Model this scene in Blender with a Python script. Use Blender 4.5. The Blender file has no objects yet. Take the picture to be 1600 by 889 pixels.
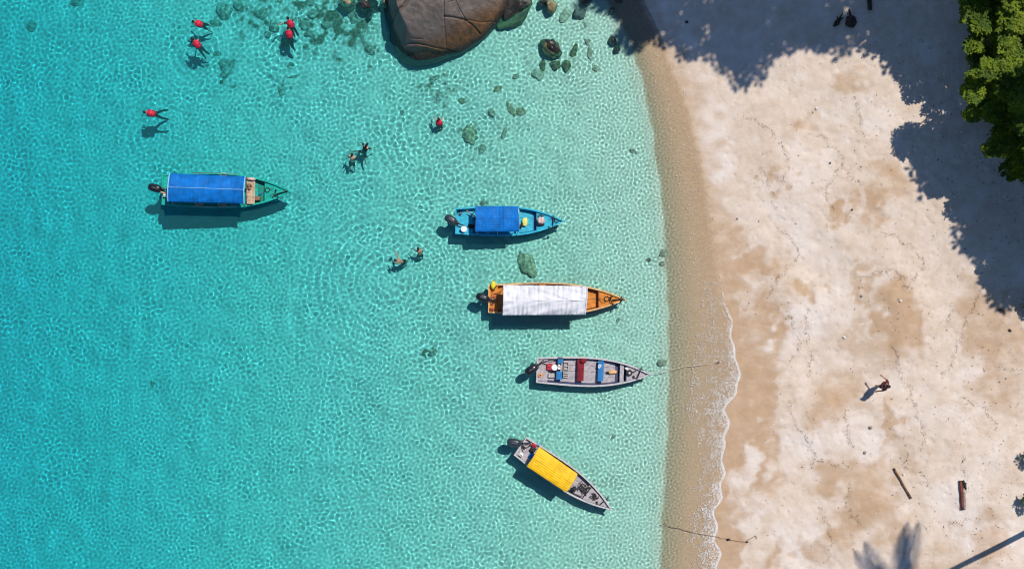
import bpy, bmesh, math, random
import numpy as np
from mathutils import Vector, Matrix, Quaternion
sc = bpy.context.scene
COL = sc.collection
# ---------------------------------------------------------------- camera, sky, sun, exposure
CAM_H = 60.0
cam_d = bpy.data.cameras.new('camera'); cam = bpy.data.objects.new('camera', cam_d); COL.objects.link(cam)
cam.location = (0, 0, CAM_H); cam_d.sensor_width = 36.0; cam_d.lens = 36.0*CAM_H/53.333
cam_d.clip_end = 3000; cam_d.clip_start = 0.5
sc.camera = cam
SUN_EL = math.radians(59.0); SH = Vector((-0.65, -0.76)).normalized()      # direction the shadows fall
SUN_AZ = math.atan2(-SH.x, -SH.y)
w = bpy.data.worlds.new('World'); sc.world = w; w.use_nodes = True
nt = w.node_tree; nt.nodes.clear()
sky = nt.nodes.new('ShaderNodeTexSky'); sky.sky_type = 'NISHITA'; sky.sun_disc = False
sky.ozone_density = 9.0; sky.dust_density = 0.2; sky.sun_elevation = SUN_EL; sky.sun_rotation = SUN_AZ
bg = nt.nodes.new('ShaderNodeBackground'); bg.inputs['Strength'].default_value = 0.085
wo = nt.nodes.new('ShaderNodeOutputWorld')
nt.links.new(sky.outputs[0], bg.inputs[0]); nt.links.new(bg.outputs[0], wo.inputs[0])
sd = bpy.data.lights.new('sun', 'SUN'); sun = bpy.data.objects.new('sun', sd); COL.objects.link(sun)
sd.energy = 3.9; sd.angle = math.radians(0.5); sd.color = (1.0, 0.95, 0.87)
sun.rotation_euler = Vector((SH.x*math.cos(SUN_EL), SH.y*math.cos(SUN_EL), -math.sin(SUN_EL))).to_track_quat('-Z', 'Y').to_euler()
sun.location = (20, 20, 50)
sd.cycles.is_caustics_light = True
sc.view_settings.view_transform = 'Standard'; sc.view_settings.look = 'None'
sc.view_settings.exposure = 0.13; sc.view_settings.gamma = 1.0; sc.view_settings.use_curve_mapping = False
cy = sc.cycles
cy.max_bounces = 8; cy.diffuse_bounces = 3; cy.transmission_bounces = 6; cy.transparent_max_bounces = 8
cy.caustics_refractive = True; cy.caustics_reflective = False
cy.filter_width = 1.15; cy.use_denoising = True; cy.use_light_tree = False; cy.sample_clamp_indirect = 6.0

# ---------------------------------------------------------------- helpers
def obj(name, me, parent=None, loc=None):
    o = bpy.data.objects.new(name, me); COL.objects.link(o)
    if parent: o.parent = parent
    if loc is not None: o.location = loc
    return o
def W(px, py, z=0.0):
    "pixel of the 1600 px photograph -> ground point at height z (below 0: bent at the water surface)"
    X, Y = (px-800)/30.0, (444.5-py)/30.0
    if z >= 0:
        k = (CAM_H-z)/CAM_H
        return Vector((X*k, Y*k, z))
    r = math.hypot(X, Y)
    if r < 1e-6: return Vector((X, Y, z))
    th = math.asin(math.sin(math.atan(r/CAM_H))/1.33); e = -z*math.tan(th)/r
    return Vector((X*(1+e), Y*(1+e), z))
def grid_mesh(name, xs, ys, z):
    nx, ny = len(xs), len(ys)
    co = np.empty((ny, nx, 3), np.float32); co[..., 0] = xs[None, :]; co[..., 1] = ys[:, None]; co[..., 2] = z
    i = np.arange((ny-1)*(nx-1)); r = i//(nx-1); c = i % (nx-1); a = r*nx+c
    f = np.stack([a, a+1, a+nx+1, a+nx], 1).astype(np.int32)
    me = bpy.data.meshes.new(name)
    me.vertices.add(nx*ny); me.vertices.foreach_set('co', co.ravel())
    me.loops.add(f.size); me.loops.foreach_set('vertex_index', f.ravel())
    me.polygons.add(len(f)); me.polygons.foreach_set('loop_start', np.arange(len(f), dtype=np.int32)*4)
    me.polygons.foreach_set('use_smooth', np.ones(len(f), bool))
    me.update(calc_edges=True)
    return me
def axis(lo, hi, step, far, grow=1.35):
    "fine between lo and hi, then ever wider out to far"
    m = list(np.arange(lo, hi+step*.5, step)); s = step; a = m[0]; b = m[-1]; L = []; R = []
    while b < far: s *= grow; b += s; R.append(b)
    s = step
    while a > -far: s *= grow; a -= s; L.append(a)
    return np.array(L[::-1]+m+R)
rng = np.random.default_rng(7)
def spectral(n, step, lam, width, seed):
    "gaussian random field of unit rms, wavelengths round lam (m)"
    r = np.random.default_rng(seed)
    k = np.fft.fftfreq(n, step); kk = np.hypot(k[:, None], k[None, :]); kk[0, 0] = 1e-9
    amp = np.exp(-0.5*(np.log(kk*lam)/width)**2)
    f = np.fft.ifft2(amp*(r.normal(size=(n, n))+1j*r.normal(size=(n, n)))).real
    return f/f.std()
def samp(F, step, X, Y):
    n = F.shape[0]; u = (X/step) % n; v = (Y/step) % n
    i = np.floor(u).astype(int); j = np.floor(v).astype(int); fu = u-i; fv = v-j; i %= n; j %= n; i1 = (i+1) % n; j1 = (j+1) % n
    return (F[j, i]*(1-fu)+F[j, i1]*fu)*(1-fv)+(F[j1, i]*(1-fu)+F[j1, i1]*fu)*fv
def sstep(a, b, x):
    t = np.clip((x-a)/(b-a), 0, 1); return t*t*(3-2*t)
# ---------------------------------------------------------------- shape of the shore
STEP = np.array([(-3000, 700), (-400, 800), (-60, 915), (0, 948), (60, 982), (80, 990), (130, 1005), (200, 1021), (300, 1034), (400, 1042), (500, 1046), (600, 1046), (700, 1043), (800, 1037), (889, 1032), (1200, 1010), (4000, 800)], float)
EDGE = np.array([(-3000, 760), (-400, 860), (-60, 975), (0, 1008), (90, 1050), (150, 1075), (220, 1095), (300, 1112), (360, 1120), (461, 1131), (500, 1143), (550, 1148), (590, 1154), (612, 1150), (630, 1140), (680, 1131), (730, 1132), (790, 1120), (830, 1119), (889, 1121), (1200, 1100), (4000, 900)], float)
def height(X, Y):
    px = 800+X*30; py = 444.5-Y*30
    s = np.interp(py, STEP[:, 0], STEP[:, 1]); e = np.interp(py, EDGE[:, 0], EDGE[:, 1])
    d = (s-px)/30.0                       # metres seaward of the step
    u = np.clip((px-s)/(e-s), 0, None)
    dc = np.clip(d, 0, 60); sea = -0.42-0.030*dc-0.00115*dc*dc-0.1*np.clip(d-60, 0, None)
    swash = -0.10*(1-np.clip(u, 0, 1))**0.6-0.20*np.clip(1-u/.55, 0, 1)**2
    t = sstep(-0.05, 0.75, d)
    z = np.where(d > -0.05, swash*(1-t)+sea*t, swash)
    inl = np.clip((px-e)/30.0, 0, None)
    dry = 0.11*np.minimum(inl, 14)+0.03*np.clip(inl-14, 0, 60)
    return z+np.where(inl > 0, dry, 0)
# ---------------------------------------------------------------- materials
def lin(c): return tuple(((v/255)/12.92 if v/255 <= 0.04045 else ((v/255+0.055)/1.055)**2.4) for v in c)
MATS = {}
def mat(name, col, rough=0.6, var=0.12, scale=9.0, bump=0.0, metal=0.0, spec=0.4, col2=None, bscale=None, coat=0.0):
    if name in MATS: return MATS[name]
    m = bpy.data.materials.new(name); m.use_nodes = True; n = m.node_tree; L = n.links.new
    b = n.nodes['Principled BSDF']; b.inputs['Roughness'].default_value = rough; b.inputs['Metallic'].default_value = metal
    b.inputs['Specular IOR Level'].default_value = spec; b.inputs['Coat Weight'].default_value = coat
    tc = n.nodes.new('ShaderNodeTexCoord'); nz = n.nodes.new('ShaderNodeTexNoise'); nz.inputs['Scale'].default_value = scale; nz.inputs['Detail'].default_value = 5
    L(tc.outputs['Object'], nz.inputs['Vector'])
    c2 = col2 or tuple(v*(1-2.2*var) for v in col); c1 = col if col2 else tuple(min(1, v*(1+var)) for v in col)
    rp = n.nodes.new('ShaderNodeValToRGB'); rp.color_ramp.elements[0].position = 0.36; rp.color_ramp.elements[1].position = 0.64
    rp.color_ramp.elements[0].color = (*c2, 1); rp.color_ramp.elements[1].color = (*c1, 1)
    L(nz.outputs['Fac'], rp.inputs['Fac']); L(rp.outputs['Color'], b.inputs['Base Color'])
    if bump:
        n2 = n.nodes.new('ShaderNodeTexNoise'); n2.inputs['Scale'].default_value = bscale or scale*3; n2.inputs['Detail'].default_value = 6
        L(tc.outputs['Object'], n2.inputs['Vector'])
        bp = n.nodes.new('ShaderNodeBump'); bp.inputs['Strength'].default_value = bump; bp.inputs['Distance'].default_value = 0.03
        L(n2.outputs['Fac'], bp.inputs['Height']); L(bp.outputs['Normal'], b.inputs['Normal'])
    MATS[name] = m; return m
# ---------------------------------------------------------------- mesh builder
class MB:
    def __init__(s): s.v = []; s.f = []; s.sm = []
    def add(s, vs, fs, smooth=False, M=None):
        o = len(s.v)
        s.v += [tuple(M @ Vector(p)) for p in vs] if M is not None else [tuple(p) for p in vs]
        s.f += [tuple(o+i for i in f) for f in fs]; s.sm += [smooth]*len(fs); return s
    def box(s, c, d, rz=0.0, taper=1.0, M=None):
        x, y, z = d[0]/2, d[1]/2, d[2]/2; k = taper; e = min(x, y, z)*0.22
        R = Matrix.Translation(Vector(c)) @ Matrix.Rotation(rz, 4, 'Z')
        vs = []
        for (zz, q, i) in ((-z, 1, e), (-z+e, 1, 0), (z-e, k, 0), (z, k, e)):
            X, Y = (x-i)*q, (y-i)*q; c2 = e
            vs += [(-X+c2, -Y, zz), (X-c2, -Y, zz), (X, -Y+c2, zz), (X, Y-c2, zz), (X-c2, Y, zz), (-X+c2, Y, zz), (-X, Y-c2, zz), (-X, -Y+c2, zz)]
        fs = [tuple(range(7, -1, -1)), tuple(range(24, 32))]
        for r in range(3):
            for j in range(8): a = r*8+j; b = r*8+(j+1) % 8; fs.append((a, b, b+8, a+8))
        return s.add(vs, fs, M=(M @ R if M is not None else R))
    def loft(s, rings, cap=True, smooth=True, M=None, closed=True):
        n = len(rings[0]); vs = [p for r in rings for p in r]; fs = []
        for i in range(len(rings)-1):
            for j in range(n if closed else n-1):
                a = i*n+j; b = i*n+(j+1) % n; fs.append((a, b, b+n, a+n))
        if cap and closed: fs += [tuple(range(n-1, -1, -1)), tuple(range((len(rings)-1)*n, len(rings)*n))]
        return s.add(vs, fs, smooth, M)
    def tube(s, pts, r, n=8, M=None, cap=True, flat=1.0, up=None):
        pts = [Vector(p) for p in pts]; rs = r if isinstance(r, (list, tuple)) else [r]*len(pts); rings = []
        ref = Vector(up) if up is not None else None
        for i, p in enumerate(pts):
            d = (pts[min(i+1, len(pts)-1)]-pts[max(i-1, 0)]).normalized()
            if ref is None: ref = Vector((0, 0, 1)) if abs(d.z) < 0.9 else Vector((1, 0, 0))
            a = d.cross(ref)
            if a.length < 1e-4: a = d.orthogonal()
            a.normalize(); b = a.cross(d).normalized()
            rr = rs[i]; ra, rb = rr if isinstance(rr, tuple) else (rr, rr*flat)
            rings.append([p+a*(ra*math.cos(2*math.pi*k/n))+b*(rb*math.sin(2*math.pi*k/n)) for k in range(n)])
        return s.loft(rings, cap, True, M)
    def blob(s, c, r, nu=14, nv=9, e=1.0, M=None, rot=None, jit=0.0, seed=0):
        rd = random.Random(seed); R = Matrix.Translation(Vector(c)) @ (rot.to_4x4() if rot is not None else Matrix.Identity(4)); rings = []
        sg = lambda v: math.copysign(abs(v)**e, v)
        for j in range(1, nv):
            t = math.pi*j/nv-math.pi/2; ring = []
            for i in range(nu):
                a = 2*math.pi*i/nu; q = 1+rd.uniform(-jit, jit)
                ring.append((r[0]*sg(math.cos(t))*sg(math.cos(a))*q, r[1]*sg(math.cos(t))*sg(math.sin(a))*q, r[2]*sg(math.sin(t))*q))
            rings.append(ring)
        return s.loft(rings, True, True, (M @ R) if M is not None else R)
    def build(s, name, m, parent=None, loc=None):
        me = bpy.data.meshes.new(name); me.from_pydata(s.v, [], s.f)
        me.polygons.foreach_set('use_smooth', s.sm); me.materials.append(m); me.update()
        return obj(name, me, parent, loc)
def tag(o, label, cat, group=None):
    o['label'] = label; o['category'] = cat; o['kind'] = 'thing'
    if group: o['group'] = group
    return o
def thing(name, label, cat, loc=(0, 0, 0), rz=0.0, group=None):
    o = bpy.data.objects.new(name, None); COL.objects.link(o); o.location = loc; o.rotation_euler = (0, 0, rz); o.empty_display_size = 0.2
    return tag(o, label, cat, group)
def hgt(x, y): return float(height(np.array([x]), np.array([y]))[0])
def G(px, py, dz=0.0):
    "pixel -> point on the sand or sea bed seen there"
    z = 0.0
    for _ in range(4):
        p = W(px, py, z); z = hgt(p.x, p.y)
    p = W(px, py, z); p.z = z+dz; return p
from mathutils import noise as mn
# ---------------------------------------------------------------- the beach and sea bed, one sheet to the horizon
xs = axis(-29.5, 29.5, 0.09, 900); ys = axis(-17, 17, 0.09, 900)
X, Y = np.meshgrid(xs, ys); PX = 800+X*30; PY = 444.5-Y*30
H = height(X, Y); kz_ = CAM_H/(CAM_H-np.clip(H, 0, 4)); PX = 800+X*30*kz_; PY = 444.5-Y*30*kz_
n1 = spectral(512, 0.12, 2.2, 0.5, 11); n2 = spectral(512, 0.12, 0.7, 0.5, 12); n3 = spectral(512, 0.12, 6.0, 0.4, 13)
N1 = samp(n1, 0.12, X, Y); N2 = samp(n2, 0.12, X, Y); N3 = samp(n3, 0.12, X, Y)
S_ = np.interp(PY, STEP[:, 0], STEP[:, 1]); E_ = np.interp(PY, EDGE[:, 0], EDGE[:, 1])
inl = (PX-E_)/30; sea = sstep(-5, 7, S_-PX+1.2*N1)
dryb = sstep(0.8, 4, inl); near = (np.abs(X) < 32) & (np.abs(Y) < 20)
H = H+near*(dryb*(0.010*N1+0.006*N2+0.05*N3*dryb)+sstep(0.5, 3, -inl-4)*(0.03*N1+0.012*N2+0.05*N3))
# damp patches left by the tide: centre, radii (pixels of the photograph), tilt, strength
DAMP = [(1150, 372, 32, 20, 0, .7), (1172, 412, 48, 24, 0, .8), (1180, 520, 36, 70, 8, 1), (1180, 610, 42, 60, 0, 1), (1168, 700, 48, 95, 0, 1), (1140, 840, 30, 80, 0, .9), (1205, 870, 24, 40, 10, .7),
        (1212, 288, 14, 18, 20, .6), (1272, 190, 22, 24, -20, .6), (1310, 338, 12, 22, 0, .8), (1362, 318, 24, 38, 8, .75), (1405, 288, 34, 30, 30, .7), (1264, 456, 17, 18, 0, .75),
        (1345, 450, 13, 45, 5, .6), (1405, 500, 40, 62, -10, .85), (1368, 560, 50, 30, 0, .5), (1335, 535, 16, 45, 0, .5), (1312, 612, 62, 36, -10, .7), (1300, 650, 40, 20, 0, .5),
        (1395, 675, 14, 48, 0, .65), (1330, 745, 66, 34, 0, .75), (1345, 800, 62, 40, -30, .7), (1400, 830, 30, 30, 0, .55), (1272, 868, 30, 26, 0, .6), (1535, 510, 38, 90, -16, .7), (1580, 640, 46, 60, 0, .6),
        (1545, 610, 40, 40, 0, .5), (1410, 720, 26, 32, -30, .6), (1545, 835, 36, 40, 20, .55), (1480, 878, 60, 26, 0, .4), (1335, 130, 30, 18, 20, .5), (1230, 210, 16, 20, 0, .25), (1590, 520, 20, 60, 0, .5)]
PALE = [(1170, 735, 20, 40, 0, .8), (1185, 812, 40, 24, 5, .85), (1185, 865, 22, 40, 0, .7), (1180, 460, 18, 30, 0, .6), (1530, 720, 40, 60, 0, .6)]
qx = PX+9*N1+5*N2; qy = PY+8*np.roll(N1, 60, 1)+3*np.roll(N2, 40, 0)
def patches(P):
    t = np.zeros_like(X)
    for (a, b, ra, rb, r, st) in P:
        c, s = math.cos(math.radians(r)), math.sin(math.radians(r)); u = ((qx-a)*c+(qy-b)*s)/ra; v = (-(qx-a)*s+(qy-b)*c)/rb
        t = np.maximum(t, st*sstep(1.45, .5, np.sqrt(u*u+v*v)))
    return t
damp = patches(DAMP)*(1-patches(PALE)); damp = np.clip(damp+0.10*N3+0.06*N1+0.05, 0, 1)
band = sstep(1.4, 0.2, inl+0.35*N1)*np.interp(PY, [300, 380, 480, 900], [.55, .75, 1, 1]); damp = np.maximum(damp, np.where(inl > -9, band, 0))
bed = sstep(0, 1, sea)
rub = np.zeros_like(X)            # patches of coral rubble and weed on the bed
for (a, b, ra, rb, st) in [(400, 20, 90, 34, .55), (530, 30, 75, 55, .9), (350, 98, 24, 34, .7), (470, 62, 45, 34, .6), (575, 85, 40, 34, .5), (450, 130, 40, 24, .4), (690, 135, 60, 26, .5), (760, 205, 70, 40, .35), (880, 100, 50, 30, .35), (660, 170, 30, 20, .3), (720, 230, 30, 16, .4), (930, 40, 50, 40, .3), (1036, 398, 9, 9, .6), (1034, 566, 12, 10, .6), (676, 550, 9, 7, .8), (1010, 590, 24, 20, .3), (940, 405, 24, 8, .3)]:
    rub = np.maximum(rub, st*sstep(1.3, .4, np.hypot((qx-a)/ra, (qy-b)/rb)))
rub = np.clip(.85*rub*(0.75+0.5*N2+0.3*N1), 0, 1)*bed
me = grid_mesh('beach', xs, ys, H)
for nm, A in (('damp', damp), ('bed', bed), ('rubble', rub), ('swash', sstep(0.1, -0.5, inl+0.05*N2)*(1-bed))):
    at = me.attributes.new(nm, 'FLOAT', 'POINT'); at.data.foreach_set('value', A.astype(np.float32).ravel())
def sand_material():
    m = bpy.data.materials.new('sand'); m.use_nodes = True; n = m.node_tree; L = n.links.new; b = n.nodes['Principled BSDF']
    def attr(k): a = n.nodes.new('ShaderNodeAttribute'); a.attribute_name = k; return a.outputs['Fac']
    tc = n.nodes.new('ShaderNodeTexCoord').outputs['Object']
    def noise(sc_, det=6, rough=.6, vec=None, stretch=None):
        q = n.nodes.new('ShaderNodeTexNoise'); q.inputs['Scale'].default_value = sc_; q.inputs['Detail'].default_value = det; q.inputs['Roughness'].default_value = rough
        if stretch:
            mp = n.nodes.new('ShaderNodeMapping'); mp.inputs['Scale'].default_value = stretch; L(tc, mp.inputs['Vector']); L(mp.outputs[0], q.inputs['Vector'])
        else: L(tc, q.inputs['Vector'])
        return q.outputs['Fac']
    def mix(f, a, c, mode='MIX'):
        q = n.nodes.new('ShaderNodeMix'); q.data_type = 'RGBA'; q.blend_type = mode
        for i, v in ((0, f), (6, a), (7, c)):
            if isinstance(v, (int, float)): q.inputs[i].default_value = v
            elif isinstance(v, tuple): q.inputs[i].default_value = (*v, 1)
            else: L(v, q.inputs[i])
        return q.outputs[2]
    def mr(v, a, c, d=0., e=1.):
        q = n.nodes.new('ShaderNodeMapRange'); q.interpolation_type = 'SMOOTHSTEP'
        for i, x in ((1, a), (2, c), (3, d), (4, e)): q.inputs[i].default_value = x
        L(v, q.inputs[0]); return q.outputs[0]
    def add(a, c, op='ADD'):
        q = n.nodes.new('ShaderNodeMath'); q.operation = op
        for i, v in ((0, a), (1, c)):
            if isinstance(v, (int, float)): q.inputs[i].default_value = v
            else: L(v, q.inputs[i])
        return q.outputs[0]
    fine = noise(14, 8, .7); mid = noise(1.6, 8, .62); streak = noise(1.1, 7, .65, stretch=(0.75, 1.7, 1)); grain = noise(60, 3, .8)
    dry = mix(mr(mid, .3, .7), (0.735, 0.615, 0.52), (0.635, 0.51, 0.40)); dry = mix(mr(noise(.22, 4, .6), .46, .62, 0, .8), dry, (0.79, 0.70, 0.635)); dry = mix(mr(fine, .54, .78), dry, (0.46, 0.36, 0.28))
    d = add(add(attr('damp'), add(add(streak, -.5), 1.0, 'MULTIPLY')), add(add(fine, -.5), .35, 'MULTIPLY'))
    wet = mix(mr(mid, .3, .7), (0.53, 0.355, 0.22), (0.455, 0.295, 0.175))
    c = mix(mr(d, -.05, 1.15), dry, wet)
    sw = mix(mr(noise(9, 6, .7, stretch=(1, 1.9, 1)), .42, .62), (0.37, 0.245, 0.155), (0.455, 0.315, 0.205))
    c = mix(attr('swash'), c, sw)
    bedc = mix(mr(mid, .3, .75), (0.62, 0.57, 0.455), (0.53, 0.485, 0.38)); bedc = mix(mr(fine, .55, .8, 0, .35), bedc, (0.3, 0.27, 0.18))
    bedc = mix(mr(add(attr('rubble'), add(add(fine, -.5), .9, 'MULTIPLY')), .2, .8), bedc, (0.115, 0.10, 0.055))
    c = mix(attr('bed'), c, bedc); c = mix(mr(grain, .35, .65, 0, .16), c, (0.2, 0.15, 0.1))
    L(c, b.inputs['Base Color'])
    ro = n.nodes.new('ShaderNodeMapRange'); ro.inputs[3].default_value = .95; ro.inputs[4].default_value = .62; L(attr('damp'), ro.inputs[0]); L(ro.outputs[0], b.inputs['Roughness'])
    b.inputs['Specular IOR Level'].default_value = .25
    bp = n.nodes.new('ShaderNodeBump'); bp.inputs['Strength'].default_value = .5; bp.inputs['Distance'].default_value = .035
    vo = n.nodes.new('ShaderNodeTexVoronoi'); vo.feature = 'SMOOTH_F1'; vo.inputs['Scale'].default_value = 2.6; vo.inputs['Randomness'].default_value = 1
    wv = n.nodes.new('ShaderNodeMix'); wv.data_type = 'VECTOR'; wv.inputs[0].default_value = .12; L(tc, wv.inputs[4]); qn = n.nodes.new('ShaderNodeTexNoise'); qn.inputs['Scale'].default_value = 3; L(tc, qn.inputs['Vector']); L(qn.outputs['Color'], wv.inputs[5]); L(wv.outputs[1], vo.inputs['Vector'])
    inv = n.nodes.new('ShaderNodeMath'); inv.operation = 'SUBTRACT'; inv.inputs[0].default_value = 1; L(attr('damp'), inv.inputs[1]); dim = add(add(mr(vo.outputs['Distance'], 0, .42), 1.6, 'MULTIPLY'), inv.outputs[0], 'MULTIPLY')
    hh = add(add(add(fine, .6, 'MULTIPLY'), dim), add(mid, add(noise(4.5, 5, .6), .8, 'MULTIPLY'))); L(hh, bp.inputs['Height']); L(bp.outputs['Normal'], b.inputs['Normal'])
    return m
me.materials.append(sand_material())
beach = obj('beach', me); beach['kind'] = 'structure'; beach.cycles.is_caustics_receiver = True
# ---------------------------------------------------------------- the sea: rippled surface that really focuses the sun
sx = np.concatenate([np.arange(-29, 4.5, 0.05), np.arange(4.5, 12.4, 0.04)])
xs = np.concatenate([-np.array([900, 500, 280, 160, 95, 60, 43, 35, 31.5])[:], sx, [13.5, 16, 24, 60, 200]]); ys = axis(-16.5, 16.5, 0.05, 900)
X, Y = np.meshgrid(xs, ys); PX = 800+X*30; PY = 444.5-Y*30
dep = np.clip(-height(X, Y), 0, 6); S_ = np.interp(PY, STEP[:, 0], STEP[:, 1])
inside = sstep(17.2, 16.2, np.abs(Y))*sstep(-29.6, -28.6, X)
F1 = spectral(1024, 0.05, 0.34, 0.36, 21); F2 = spectral(1024, 0.05, 0.25, 0.25, 22); F3 = spectral(1024, 0.06, 7.0, 0.4, 23); F4 = spectral(2048, 0.03, 0.2, 0.25, 24)
calm = samp(F3, 0.06, X, Y)                                   # where the breeze roughens the water
fine = sstep(-.6, 1.2, .9*calm+1.5*sstep(450, 900, PY)*sstep(700, 100, PX)+.9*sstep(8, 2, (S_-PX)/30)-.6*sstep(300, 0, PY)*sstep(800, 300, PX))
foc = np.clip(1.6/np.maximum(dep, .3), .68, 1.7); a1 = 0.00145*foc*sstep(.15, .75, dep); a2 = (0.0008*(0.2+1.1*fine)*foc+.0013*sstep(1.3, .55, dep))*sstep(.15, .5, dep)
F5 = spectral(512, 0.12, 1.5, 0.2, 25); F6 = spectral(256, 0.3, 4.0, 0.4, 26); pw = np.clip(.95+.2*samp(F6, .3, X, Y), .6, 1.4); a1 = a1*pw; a2 = a2*(1.7-.8*pw)
Z = samp(F1, 0.05, X, Y*1.06)*a1*(1.1-.65*fine)+samp(F5, .12, X*1.25, Y*.7)*.003*sstep(.3, .9, dep)+samp(F2, 0.05, X, Y)*a2+samp(F4, 0.03, X, Y)*0.0038*sstep(.9, .1, dep)*sstep(.005, .12, dep)*sstep(-2.5, -1.0, (S_-PX)/30+0.0*X)
for (a, b, r0, am) in [(690, 192, 3.3, .011), (612, 430, 4.6, .008), (240, 190, 2.2, .0035), (308, 60, 2.4, .0035), (452, 60, 2.0, .005), (560, 245, 2.2, .006), (640, 405, 2.0, .006), (860, 72, 2.4, .006), (815, 20, 3.2, .005), (720, 360, 2.2, .004), (770, 480, 2.4, .004)]:
    rr = np.hypot(X-(a-800)/30, Y-(444.5-b)/30); Z += .55*am*(.7+.35*samp(F3, .06, X*2.2+a, Y*2.2))*np.exp(-(rr/r0)**2)*np.sin(2*math.pi*rr/0.42)*np.clip(dep/1.2, 0, 1)*sstep(.15, .8, rr)
Z = np.where(np.isfinite(Z), Z, 0)*inside
me = grid_mesh('sea', xs, ys, Z)
bmw = bmesh.new(); bmw.from_mesh(me); bmw.verts.ensure_lookup_table()   # the film thins out to nothing at the edge
df = dep.ravel(); bmesh.ops.delete(bmw, geom=[v for v in bmw.verts if df[v.index] < 0.008], context='VERTS'); keep = df[df >= 0.008]; bmw.to_mesh(me); bmw.free()
at = me.attributes.new('depth', 'FLOAT', 'POINT'); at.data.foreach_set('value', keep.astype(np.float32))
m = bpy.data.materials.new('sea_water'); m.use_nodes = True; n = m.node_tree; n.nodes.clear(); L = n.links.new
out = n.nodes.new('ShaderNodeOutputMaterial'); gl = n.nodes.new('ShaderNodeBsdfGlass'); gl.inputs['Roughness'].default_value = 0; gl.inputs['IOR'].default_value = 1.33
at = n.nodes.new('ShaderNodeAttribute'); at.attribute_name = 'depth'
comb = n.nodes.new('ShaderNodeCombineColor')                  # what the water column lets through, by its depth
for i, (k, sg, mx) in enumerate(((1.0, 0.87, 1.0), (1.0, 0.115, 1.0), (1.0, 0.04, 1.0))):
    a = n.nodes.new('ShaderNodeMath'); a.operation = 'MULTIPLY'; a.inputs[1].default_value = -sg; L(at.outputs['Fac'], a.inputs[0])
    e = n.nodes.new('ShaderNodeMath'); e.operation = 'EXPONENT'; L(a.outputs[0], e.inputs[0]); L(e.outputs[0], comb.inputs[i])
L(comb.outputs[0], gl.inputs['Color']); df_ = n.nodes.new('ShaderNodeBsdfDiffuse'); df_.inputs['Color'].default_value = (.10, .62, .60, 1)
mxs = n.nodes.new('ShaderNodeMixShader'); tb = n.nodes.new('ShaderNodeMath'); tb.operation = 'MULTIPLY'; tb.inputs[1].default_value = .04; tb.use_clamp = True; L(at.outputs['Fac'], tb.inputs[0])   # a little milkiness, more where it is deep
L(tb.outputs[0], mxs.inputs[0]); L(gl.outputs[0], mxs.inputs[1]); L(df_.outputs[0], mxs.inputs[2]); L(mxs.outputs[0], out.inputs['Surface'])
me.materials.append(m)
sea_o = obj('sea', me); sea_o['kind'] = 'structure'; sea_o.cycles.is_caustics_caster = True
# ---------------------------------------------------------------- boulders
def rock_mat(name, c1, c2, rough=.8, bump=.8, c3=None):
    m = mat(name, c1, rough, col2=c2, scale=3.0, bump=bump, bscale=9); return m
R_UND = rock_mat('rock_underwater', (.40, .345, .25), (.185, .16, .105)); R_OCH = rock_mat('rock_ochre', (.40, .33, .19), (.17, .14, .075))
R_WET = rock_mat('rock_wet_dark', (.05, .042, .035), (.018, .016, .014), .3); R_GRN = rock_mat('rock_mossy', (.13, .135, .05), (.05, .05, .028)); R_GRY = rock_mat('rock_grey', (.19, .17, .145), (.10, .09, .08))
R_PAL = rock_mat('rock_sandy', (.40, .37, .27), (.26, .24, .16))
def rock_mesh(rx, ry, rz, seed, sub=4, rough=.28, ang=.0):
    bm = bmesh.new(); bmesh.ops.create_icosphere(bm, subdivisions=sub, radius=1); off = Vector((seed*7.3, seed*3.1, seed*1.7))
    rd = random.Random(seed); planes = [(Vector((rd.uniform(-1, 1), rd.uniform(-1, 1), rd.uniform(-.4, 1))).normalized(), rd.uniform(.62, .9)) for _ in range(7)]
    for v in bm.verts:
        p = v.co.copy()
        for nrm, dd in planes:
            e = p.dot(nrm)-dd
            if e > 0: p -= nrm*e*.8
        d = mn.noise(p*1.3+off)*rough+mn.noise(p*3.4+off)*rough*.45+mn.noise(p*8+off)*rough*.2
        p *= 1+d; v.co = (p.x*rx, p.y*ry, p.z*rz)
    for f in bm.faces: f.smooth = True
    me = bpy.data.meshes.new('boulder'); bm.to_mesh(me); bm.free(); return me
RK = 0
def rock(px, py, rx, ry, rot, label, m=None, top=None, group=None, h=None, on='bed'):
    "rock seen at a pixel; radii in pixels; top = height of its top over the water (None: stays under)"
    global RK; RK += 1
    p = G(px, py); a, b = rx/30, ry/30; hz = h or (0.38*min(a, b)+.04)
    if top is not None: hz = (top-p.z)*.6; p = W(px, py, max(0, top*.5)); p.z = hgt(p.x, p.y)
    me = rock_mesh(a, b, hz, RK, 4 if max(rx, ry) > 10 else 3); me.materials.append(m or R_UND)
    o = obj('boulder', me, loc=(p.x, p.y, p.z+hz*(.55 if top is not None else .1))); o.rotation_euler = (0, 0, math.radians(rot))
    o.cycles.is_caustics_receiver = True; tag(o, label, 'rock', group); return o
GRP = 'rocks scattered under the clear water'
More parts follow.
